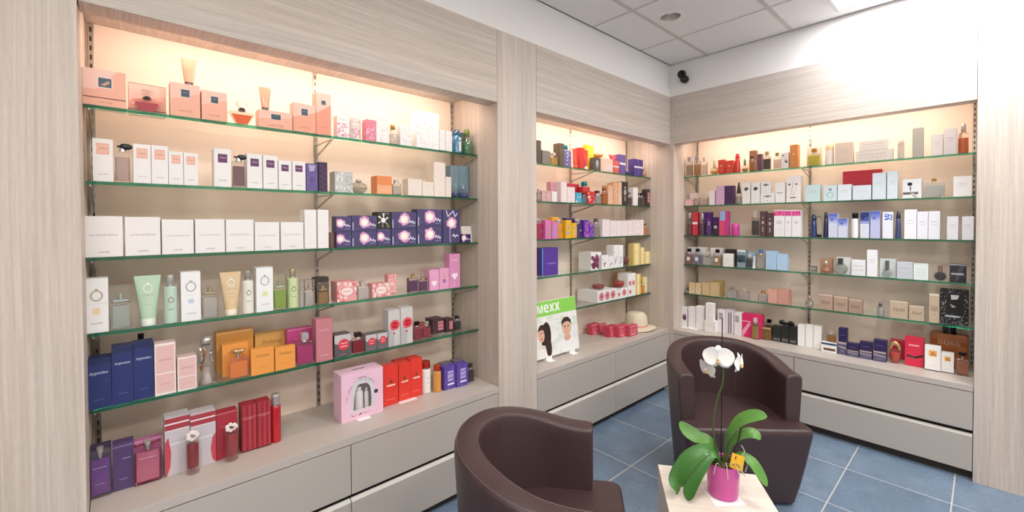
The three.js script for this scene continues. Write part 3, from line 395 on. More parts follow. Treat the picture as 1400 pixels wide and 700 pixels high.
// ---------------------------------------------------------------- goods: each builder stands its thing on y = 0, front at z = 0, depth towards -z
const plate = (t, o, w, h, x, y, z, bg, bend) => { const m = obj(o.name || 'printed_front', printGeo(o.p, w, h, bg, bend), bg ? printMat : printClear, t); m.position.set(x, y, z); return m; };
const ellipseRing = (rx, rz, y, z0, n = 20) => Array.from({ length: n }, (_, k) => { const a = k / n * Math.PI * 2; return [Math.cos(a) * rx, y, z0 - Math.sin(a) * rz]; });
const BUILD = {
  box(t, o) { obj('carton', at(rbox(o.w, o.h, o.d, 0.0012), 0, o.h / 2, -o.d / 2), paper(o.c[0]), t); if (o.p) plate(t, o, o.w - 0.001, o.h - 0.001, 0, o.h / 2, 0.0004, o.c[0]); obj('lid_flap', slab(-o.w / 2 + 0.0015, o.w / 2 - 0.0015, o.h, o.h + 0.0006, -o.d + 0.0015, -0.002), paper(o.c[0]), t); },
  card(t, o) { const g = at(rbox(o.w, o.h, 0.003, 0.0008), 0, o.h / 2, -0.0015); g.rotateX(-0.18); obj('card', g, paper(o.c[0]), t); obj('support_strut', at(new THREE.BoxGeometry(Math.min(0.012, o.w * 0.5), o.h * 0.6, 0.002).rotateX(0.25), 0, o.h * 0.3, -o.h * 0.2 - 0.004), paper(o.c[0]), t); },
  slip(t, o) { obj('sheet', at(rbox(o.w, o.h, o.d, 0.0005), 0, o.h / 2, -o.d / 2), paper(o.c[0]), t); if (o.h > 0.004) obj('rim', slab(-o.w / 2, o.w / 2, o.h, o.h + 0.003, -0.003, 0), paper(o.c[0]), t); },
  flat(t, o) {
    if (o.t === 'cover') {
      const z = -o.d / 2, h = o.h;
      obj('glass', at(rbox(o.w, h * 0.62, o.d, 0.003), 0, h * 0.31, z), glassy(o.c[0]), t); obj('liquid', at(rbox(o.w * 0.82, h * 0.5, o.d * 0.7, 0.002), 0, h * 0.3, z), liquid(o.c[1]), t);
      obj('clear_cover', at(rbox(o.w * 0.98, h * 0.37, o.d * 0.96, 0.003), 0, h * 0.815, z), glassy(o.c[0]), t); obj('collar', at(rbox(o.w * 0.7, h * 0.05, o.d * 0.7, 0.001), 0, h * 0.655, z), metalCol(o.c[2]), t); obj('nozzle', at(cyl(o.w * 0.13, o.w * 0.15, h * 0.14), 0, h * 0.75, z), metalCol(o.c[2]), t);
      if (o.p) plate(t, { ...o, name: 'label' }, o.w * 0.6, h * 0.4, 0, h * 0.3, 0.0006, null);
      return;
    }
    const bh = o.h * (o.t === 'sunk' ? 0.94 : o.t === 'bulb' ? 0.76 : o.t === 'wide' ? 0.72 : 0.74), d = o.d, z = -d / 2;
    obj('glass', at(rbox(o.w, bh, d, Math.min(0.004, d * 0.2)), 0, bh / 2, z), glassy(o.c[0]), t);
    obj('liquid', at(rbox(o.w * 0.84, bh * 0.74, d * 0.72, 0.002), 0, bh * 0.44, z), liquid(o.c[1]), t);
    const cm = metalCol(o.c[2]);
    if (o.t === 'sunk') { obj('stopper', loft([ellipseRing(o.w * 0.09, d * 0.5, o.h * 0.8, z, 12), ellipseRing(o.w * 0.16, d * 0.55, o.h, z, 12)], { crease: 0.6 }), cm, t); }
    else if (o.t === 'bulb') { obj('collar', at(cyl(o.w * 0.2, o.w * 0.26, o.h * 0.1), 0, bh + o.h * 0.05, z), M.steel, t); obj('bulb', at(new THREE.SphereGeometry(o.h * 0.1, 16, 12).scale(1.25, 0.8, 0.8), o.w * 0.24, bh + o.h * 0.12, z + 0.004), gloss(o.c[2]), t); obj('spray_neck', at(cyl(o.h * 0.025, o.h * 0.025, o.w * 0.6).rotateZ(Math.PI / 2), -o.w * 0.06, bh + o.h * 0.12, z), gloss(o.c[2]), t); }
    else if (o.t === 'wide') { obj('neck', at(cyl(o.w * 0.07, o.w * 0.07, o.h * 0.16), 0, bh + o.h * 0.08, z), M.steel, t); obj('stopper', loft([ellipseRing(o.w * 0.2, d * 0.3, o.h * 0.86, z, 16), ellipseRing(o.w * 0.36, d * 0.5, o.h * 0.97, z, 16), ellipseRing(o.w * 0.34, d * 0.46, o.h, z, 16)], { crease: 0.7 }), cm, t); }
    else if (o.t === 'point') { obj('neck', at(cyl(o.w * 0.16, o.w * 0.2, o.h * 0.1), 0, bh + o.h * 0.05, z), cm, t); obj('stopper', at(lathe([[0, 0], [o.w * 0.24, o.h * 0.02], [o.w * 0.1, o.h * 0.1], [o.w * 0.05, o.h * 0.13], [0, o.h * 0.17]], 14), 0, bh + o.h * 0.09, z), cm, t); }
    else if (o.t === 'flower') { obj('neck', at(cyl(o.w * 0.06, o.w * 0.07, o.h * 0.06), 0, bh + o.h * 0.03, z), M.steel, t); const st = obj('stopper', at(new THREE.SphereGeometry(o.w * 0.06, 12, 8), 0, bh + o.h * 0.12, z), cm, t); const g = []; for (let k = 0; k < 6; k++) g.push(at(new THREE.SphereGeometry(o.w * 0.055, 10, 8), Math.cos(k * 1.047) * o.w * 0.085, bh + o.h * 0.13 + Math.sin(k * 1.047) * o.w * 0.085, z)); obj('petals', g, cm, st); }
    else { const cw = Math.min(o.w * 0.46, 0.03); obj('collar', at(cyl(cw * 0.42, cw * 0.46, o.h * 0.05), 0, bh + o.h * 0.025, z), M.steel, t); obj('cap', at(rbox(cw, o.h * 0.21, Math.min(d * 0.8, cw), 0.0015), 0, bh + o.h * 0.05 + o.h * 0.105, z), cm, t); }
    if (o.p) plate(t, { ...o, name: 'label' }, o.w * 0.86, bh * 0.84, 0, bh / 2, 0.0006, null);
  },
  cyl(t, o) { const r = o.w / 2, bh = o.h * 0.72; obj('glass', at(lathe([[0, 0], [r * 0.92, 0], [r, 0.003], [r, bh * 0.82], [r * 0.8, bh * 0.95], [r * 0.4, bh]], 20), 0, 0, -r), glassy(o.c[0]), t); obj('liquid', at(lathe([[0, 0.004], [r * 0.84, 0.004], [r * 0.84, bh * 0.72], [0, bh * 0.72]], 18), 0, 0, -r), liquid(o.c[1]), t); obj('cap', at(lathe([[0, 0], [r * 0.5, 0], [r * 0.52, o.h * 0.2], [r * 0.4, o.h * 0.27], [0, o.h * 0.28]], 18), 0, bh, -r), metalCol(o.c[2]), t); },
  flowercap(t, o) { const r = o.w / 2 * 0.84, bh = o.h * 0.72, z = -o.w / 2; obj('glass', at(lathe([[0, 0], [r, 0], [r * 1.02, 0.004], [r, bh * 0.16], [r, bh], [r * 0.5, bh]], 24), 0, 0, z), glassy(o.c[0]), t); obj('liquid', at(lathe([[0, bh * 0.2], [r * 0.88, bh * 0.2], [r * 0.88, bh * 0.9], [0, bh * 0.9]], 20), 0, 0, z), liquid(o.c[1]), t); const st = obj('stopper', at(new THREE.IcosahedronGeometry(o.h * 0.07, 0), 0, bh + o.h * 0.12, z), glassy(o.c[2]), t); const g = []; for (let k = 0; k < 7; k++) { const a = k * 0.898; g.push(at(new THREE.IcosahedronGeometry(o.h * 0.06, 0), Math.cos(a) * r * 0.62, bh + o.h * 0.12 + Math.sin(a) * o.h * 0.07, z + Math.sin(a * 2) * 0.004)); } obj('petals', g, gloss(o.c[2]), st); },
  ball(t, o) { const r = o.w / 2, bh = Math.min(o.h * 0.8, o.w); obj('glass', at(lathe([[0, 0], [r * 0.4, 0], [r * 0.85, bh * 0.2], [r, bh * 0.48], [r * 0.85, bh * 0.8], [r * 0.4, bh * 0.98], [0.002, bh]], 22), 0, 0, -r), glassy(o.c[0]), t); obj('liquid', at(lathe([[0, 0.004], [r * 0.4, 0.005], [r * 0.76, bh * 0.22], [r * 0.86, bh * 0.48], [0, bh * 0.6]], 20), 0, 0, -r), liquid(o.c[1]), t); obj('cap', at(lathe([[0, 0], [r * 0.3, 0], [r * 0.36, (o.h - bh) * 0.6], [r * 0.2, o.h - bh], [0, o.h - bh]], 16), 0, bh - 0.001, -r), metalCol(o.c[2]), t); },
  dome(t, o) { const r = o.w / 2, bh = o.h * 0.76; obj('glass', at(lathe([[0, 0], [r * 0.9, 0], [r, bh * 0.25], [r * 0.92, bh * 0.6], [r * 0.6, bh * 0.88], [r * 0.25, bh]], 20), 0, 0, -r), glassy(o.c[0]), t); obj('liquid', at(lathe([[0, 0.003], [r * 0.8, 0.003], [r * 0.88, bh * 0.25], [r * 0.8, bh * 0.55], [0, bh * 0.6]], 18), 0, 0, -r), liquid(o.c[1]), t); obj('cap', at(cyl(r * 0.26, r * 0.3, o.h * 0.26), 0, bh + o.h * 0.12, -r), metalCol(o.c[2]), t); },
  apple(t, o) { const r = o.w / 2, bh = o.h * 0.72; obj('glass', at(lathe([[0, 0], [r * 0.45, 0], [r * 0.85, bh * 0.2], [r, bh * 0.55], [r * 0.85, bh * 0.9], [r * 0.45, bh], [r * 0.12, bh * 0.88]], 22), 0, 0, -r), glassy(o.c[0]), t); obj('liquid', at(lathe([[0, 0.003], [r * 0.4, 0.004], [r * 0.76, bh * 0.2], [r * 0.9, bh * 0.55], [r * 0.74, bh * 0.8], [0, bh * 0.82]], 20), 0, 0, -r), liquid(o.c[1]), t); obj('stem_stopper', at(lathe([[0, 0], [r * 0.1, 0], [r * 0.08, o.h * 0.22], [r * 0.2, o.h * 0.28], [0, o.h * 0.34]], 12), 0, o.h * 0.64, -r), metalCol(o.c[2]), t); },
  disc(t, o) { const r = Math.min(o.w / 2, o.h * 0.42), d = o.d; obj('glass', at(cyl(r, r, d, 28).rotateX(Math.PI / 2), 0, r, -d / 2), glassy(o.c[0]), t); obj('liquid', at(cyl(r * 0.82, r * 0.82, d * 0.7, 24).rotateX(Math.PI / 2), 0, r, -d / 2), liquid(o.c[1]), t); obj('cap', at(rbox(r * 0.7, o.h - r * 2 + 0.004, d * 0.8, 0.001), 0, r * 2 + (o.h - r * 2) / 2 - 0.002, -d / 2), metalCol(o.c[2]), t); },
  egg(t, o) { const r = o.w / 2, bh = o.h * 0.62; obj('glass', at(lathe([[0, 0], [r * 0.6, 0], [r * 0.95, bh * 0.4], [r, bh * 0.75], [r * 0.96, bh]], 22).scale(1, 1, 0.6), 0, 0, -r * 0.6), glassy(o.c[0]), t); obj('liquid', at(lathe([[0, 0.003], [r * 0.5, 0.003], [r * 0.84, bh * 0.4], [r * 0.88, bh * 0.8], [0, bh * 0.8]], 20).scale(1, 1, 0.6), 0, 0, -r * 0.6), liquid(o.c[1]), t); obj('arch_stopper', at(new THREE.TorusGeometry(r * 0.72, r * 0.26, 10, 20, Math.PI).scale(1, (o.h - bh) / (r * 0.98), 1), 0, bh, -r * 0.6), metalCol(o.c[2]), t); },
  cone(t, o) { const r = o.w / 2, h = o.h; obj('glass', at(lathe([[0, 0], [r, 0], [r * 0.62, h * 0.46], [r * 0.6, h * 0.47]], 18), 0, 0, -r), glassy(o.c[0]), t); obj('liquid', at(lathe([[0, 0.003], [r * 0.86, 0.003], [r * 0.62, h * 0.34], [0, h * 0.34]], 16), 0, 0, -r), liquid(o.c[1]), t); obj('pointed_cap', at(lathe([[0, 0], [r * 0.62, 0], [r * 0.2, h * 0.46], [0, h * 0.53]], 18), 0, h * 0.47, -r), gloss(o.c[2]), t); },
  diamond(t, o) {
    const q = (w, d, y, z) => [[-w, y, z - d], [w, y, z - d], [w, y, z + d], [-w, y, z + d]].reverse(), d = o.d / 2, z = -o.d / 2, W2 = o.w / 2, h = o.h;
    obj('glass', loft([q(W2 * 0.42, d * 0.8, 0, z), q(W2 * 0.92, d, h * 0.44, z), q(W2, d, h * 0.5, z), q(W2 * 0.3, d * 0.7, h * 0.58, z)], { crease: 0.3 }), glassy(o.c[0]), t);
    obj('liquid', loft([q(W2 * 0.38, d * 0.6, 0.004, z), q(W2 * 0.78, d * 0.8, h * 0.42, z)], { crease: 0.3 }), liquid(o.c[1]), t);
    obj('collar', at(lathe([[0, 0], [W2 * 0.26, 0], [W2 * 0.3, h * 0.06], [W2 * 0.2, h * 0.14], [0, h * 0.14]], 18), 0, h * 0.58, z), gloss(o.c[2]), t);
    obj('crystal_stopper', loft([q(W2 * 0.2, d * 0.5, h * 0.72, z), q(W2 * 0.42, d * 0.8, h * 0.88, z), q(W2 * 0.34, d * 0.6, h * 1.0, z)], { crease: 0.3 }), crystal(), t);
  },
  sculpt(t, o) {
    const rings = [], r = o.w / 2, bh = o.h * 0.82; for (let k = 0; k <= 14; k++) { const v = k / 14, q = r * (0.62 + 0.38 * Math.cos(v * Math.PI * 2) ** 2 * (v < 0.5 ? 1 : 0.8)); rings.push(Array.from({ length: 20 }, (_, j) => { const a = j / 20 * Math.PI * 2, s = 1 + 0.07 * Math.cos(4 * (a + v * 2.4)); return [Math.cos(a) * q * s, v * bh, -r - Math.sin(a) * q * s * 0.8]; })); }
    obj('glass', loft(rings), crystal(), t); obj('liquid', at(lathe([[0, 0.004], [r * 0.8, 0.004], [r * 0.5, bh * 0.3], [r * 0.42, bh * 0.45], [0, bh * 0.45]], 16), 0, 0, -r), liquid(o.c[1]), t); obj('cap', at(lathe([[0, 0], [r * 0.5, 0], [r * 0.74, o.h * 0.06], [r * 0.7, o.h * 0.16], [0, o.h * 0.18]], 18), 0, bh, -r), metalCol(o.c[2]), t);
  },
  tube(t, o) { const W2 = o.w / 2, d = o.d / 2, ch = o.h * 0.15, z = -d; const rings = []; for (let k = 0; k <= 8; k++) { const v = k / 8; rings.push(ellipseRing(W2 * (0.6 + 0.4 * v), Math.max(0.0015, d * (0.85 * (1 - v ** 1.6))), ch + v * (o.h - ch), z, 24)); } obj('tube_body', loft(rings), gloss(o.c[0]), t); obj('cap', at(lathe([[0, 0], [W2 * 0.52, 0], [W2 * 0.56, 0.002], [W2 * 0.56, ch], [0, ch]], 20).scale(1, 1, Math.min(1, d / (W2 * 0.56))), 0, 0, z), gloss(o.c[1]), t); if (o.p) { const m = plate(t, { ...o, name: 'label' }, o.w * 0.66, o.h * 0.8, 0, ch + (o.h - ch) * 0.52, z + d * 0.5, null); m.rotation.x = -Math.atan2(d * 0.85, o.h - ch); m.position.z = z + d * 0.62; } },
  pump(t, o) { const r = o.w / 2, bh = o.h * 0.76, z = -r; obj('bottle_body', at(lathe([[0, 0], [r * 0.96, 0], [r, 0.002], [r, bh * 0.95], [r * 0.9, bh], [0, bh]], 24), 0, 0, z), gloss(o.c[0]), t); const k = o.t === 'cyl' ? 0.86 : 0.56; obj('collar', at(cyl(r * k, r * k, o.h * 0.03, 20), 0, bh + o.h * 0.015, z), M.steel, t); obj('cap', at(lathe([[0, 0], [r * k, 0], [r * k, o.h * 0.18], [r * k * 0.9, o.h * 0.21], [0, o.h * 0.21]], 20), 0, bh + o.h * 0.03, z), metalCol(o.c[1]), t); if (o.p) plate(t, { ...o, name: 'label' }, r * 1.5, bh * 0.8, 0, bh * 0.52, 0.0006, null, r * 1.01); },
  spray(t, o) { const r = o.w / 2, bh = o.h * 0.74, z = -r; obj('bottle_body', at(lathe([[0, 0], [r * 0.94, 0], [r, 0.003], [r * 0.86, bh * 0.6], [r * 0.7, bh], [0, bh]], 8).rotateY(Math.PI / 8), 0, 0, z), gloss(o.c[0]), t); obj('cap', at(lathe([[0, 0], [r * 0.7, 0], [r * 0.74, o.h * 0.06], [r * 0.5, o.h * 0.24], [0, o.h * 0.26]], 8).rotateY(Math.PI / 8), 0, bh, z), gloss(o.c[1]), t); if (o.p) plate(t, { ...o, name: 'label' }, r * 0.9, bh * 0.9, 0, bh * 0.5, -r * 0.02, null); },
  canister(t, o) { const r = o.w / 2, bh = o.h * 0.66; obj('body', at(lathe([[0, 0], [r * 0.98, 0], [r, 0.002], [r, bh]], 24), 0, 0, -r), gloss(o.c[0]), t); obj('domed_lid', at(lathe([[r, 0], [r, o.h * 0.14], [r * 0.88, o.h * 0.26], [r * 0.5, o.h * 0.33], [0, o.h * 0.34]], 24), 0, bh, -r), gloss(o.c[1]), t); if (o.p) plate(t, { ...o, name: 'label' }, r * 1.6, bh * 0.85, 0, bh * 0.5, 0.0006, null, r * 1.01); },
  ring(t, o) { const r = Math.min(o.w, o.h) / 2; obj('ring', at(new THREE.TorusGeometry(o.h * 0.42, 0.003, 8, 32).scale(o.w / o.h * 1.0, 1, 1), 0, o.h * 0.52, -0.006), gloss(o.c[0]), t); obj('foot', at(rbox(o.w * 0.6, o.h * 0.12, 0.02, 0.002), 0, o.h * 0.06, -0.01), gloss(o.c[0]), t); },
  bow(t, o) { const g = s => { const rings = []; for (let k = 0; k <= 8; k++) { const a = k / 8 * Math.PI; rings.push(ellipseRing(0.004 + 0.012 * Math.sin(a), 0.012, 0, 0, 10).map(p => [s * (0.008 + (1 - Math.cos(a)) * o.w * 0.2), o.h * (0.35 + 0.3 * Math.sin(a)) + p[0], -o.d / 2 + p[2]])); } return loft(rings); }; obj('loop', g(1), gloss(o.c[0]), t); obj('loop', g(-1), gloss(o.c[0]), t); obj('knot', at(rbox(0.022, o.h * 0.6, 0.022, 0.006), 0, o.h * 0.4, -o.d / 2), gloss(o.c[0]), t); for (const s of [-1, 1]) obj('tail', at(rbox(o.w * 0.4, 0.003, 0.02, 0.001), s * o.w * 0.22, 0.002, -o.d * 0.4), gloss(o.c[0]), t); },
  boss(t, o) { const W2 = o.w / 2, bh = o.h, d = o.d; obj('glass', at(rbox(o.w, bh, d, 0.006), 0, bh / 2, -d / 2), phy(o.c[0], 0.08, { transmission: 0.35, thickness: 0, ior: 1.5 }), t); obj('liquid', at(rbox(o.w * 0.9, bh * 0.86, d * 0.75, 0.004), 0, bh * 0.48, -d / 2), liquid(o.c[1]), t); obj('cap', at(lathe([[0, 0], [W2 * 0.36, 0], [W2 * 0.37, 0.004], [W2 * 0.37, 0.046], [W2 * 0.34, 0.05], [0, 0.05]], 28), 0, bh, -d / 2), gloss(o.c[2]), t); plate(t, { ...o, name: 'lettering' }, o.w * 0.62, bh * 0.27, 0, bh * 0.74, 0.0006, null); },
  gift(t, o) {
    const s = new THREE.Shape(), w = o.w, h = o.h; s.moveTo(-w / 2, 0); s.lineTo(w / 2, 0); s.lineTo(w / 2, h); s.lineTo(-w / 2, h); s.closePath();
    const k = new THREE.Path(); k.moveTo(-w * 0.23, h * 0.2); k.lineTo(w * 0.2, h * 0.2); k.quadraticCurveTo(w * 0.24, h * 0.72, w * 0.06, h * 0.74); k.lineTo(-w * 0.08, h * 0.74); k.quadraticCurveTo(-w * 0.2, h * 0.72, -w * 0.23, h * 0.2); s.holes.push(k);
    obj('window_face', at(new THREE.ExtrudeGeometry(s, { depth: 0.002, bevelEnabled: false, curveSegments: 10 }), 0, 0, -0.002), paper(o.c[0]), t);
    obj('shell', [slab(-w / 2, w / 2, 0, h, -o.d, -o.d + 0.002), slab(-w / 2, w / 2, 0, 0.002, -o.d + 0.002, -0.002), slab(-w / 2, w / 2, h - 0.002, h, -o.d + 0.002, -0.002), slab(-w / 2, -w / 2 + 0.002, 0.002, h - 0.002, -o.d + 0.002, -0.002), slab(w / 2 - 0.002, w / 2, 0.002, h - 0.002, -o.d + 0.002, -0.002)], paper(o.c[0]), t);
    obj('window_pane', slab(-w * 0.25, w * 0.23, h * 0.18, h * 0.76, -0.0032, -0.0026), tinted('#ffffff'), t);
    obj('tray', slab(-w * 0.45, w * 0.45, 0.003, h * 0.9, -o.d * 0.75, -o.d * 0.72), paper('#d8bccd'), t);
    for (const [x, r, hh] of [[-w * 0.05, w * 0.11, h * 0.5], [w * 0.15, w * 0.055, h * 0.44]]) { const b = obj('inner_bottle', at(lathe([[0, 0], [r, 0], [r, hh * 0.75], [r * 0.8, hh * 0.82], [r * 0.6, hh * 0.84], [r * 0.6, hh], [0, hh]], 18), x, h * 0.14, -o.d * 0.3), gloss('#f4f2f2'), t); obj('bottle_cap', at(lathe([[r * 0.63, 0], [r * 0.63, hh * 0.17], [0, hh * 0.17]], 18), x, h * 0.14 + hh * 0.84, -o.d * 0.3), gloss('#d8d4d6'), b); }
    const gr = obj('printed_border', new THREE.ShapeGeometry((() => { const a = new THREE.Shape(); a.moveTo(-w * 0.3, h * 0.16); a.lineTo(w * 0.3, h * 0.16); a.quadraticCurveTo(w * 0.36, h * 0.86, w * 0.08, h * 0.86); a.lineTo(-w * 0.12, h * 0.86); a.quadraticCurveTo(-w * 0.32, h * 0.84, -w * 0.3, h * 0.16); a.holes.push(k); return a; })(), 10), paper('#d8d4da'), t); gr.position.z = 0.0006;
    const mk = []; for (let i = 0; i < 46; i++) { const a = rnd() * Math.PI, q = 0.34 + 0.07 * rnd(); mk.push(at(new THREE.BoxGeometry(0.002 + rnd() * 0.004, 0.0016, 0.0003), Math.cos(a) * w * q, h * 0.42 + Math.sin(a) * h * (0.4 + 0.06 * rnd()), 0.001)); } for (let i = 0; i < 26; i++) mk.push(at(new THREE.BoxGeometry(0.003 + rnd() * 0.003, 0.002, 0.0003), (rnd() - 0.5) * w * 0.66, h * (0.07 + rnd() * 0.05), 0.001));
    mk.push(at(new THREE.BoxGeometry(w * 0.2, 0.002, 0.0004), -w * 0.02, h * 0.88, 0.001), at(new THREE.CircleGeometry(w * 0.05, 14), w * 0.32, h * 0.5, 0.0013));
    const pm = obj('printed_marks', mk.map(g => (g.deleteAttribute('uv'), g)), paper('#3c3640'), t); pm.userData.kind = 'stuff';
    obj('handle_slot', slab(-w * 0.14, w * 0.14, h, h + 0.0008, -o.d * 0.55, -o.d * 0.48), paper('#4a3a50'), t);
  },
};

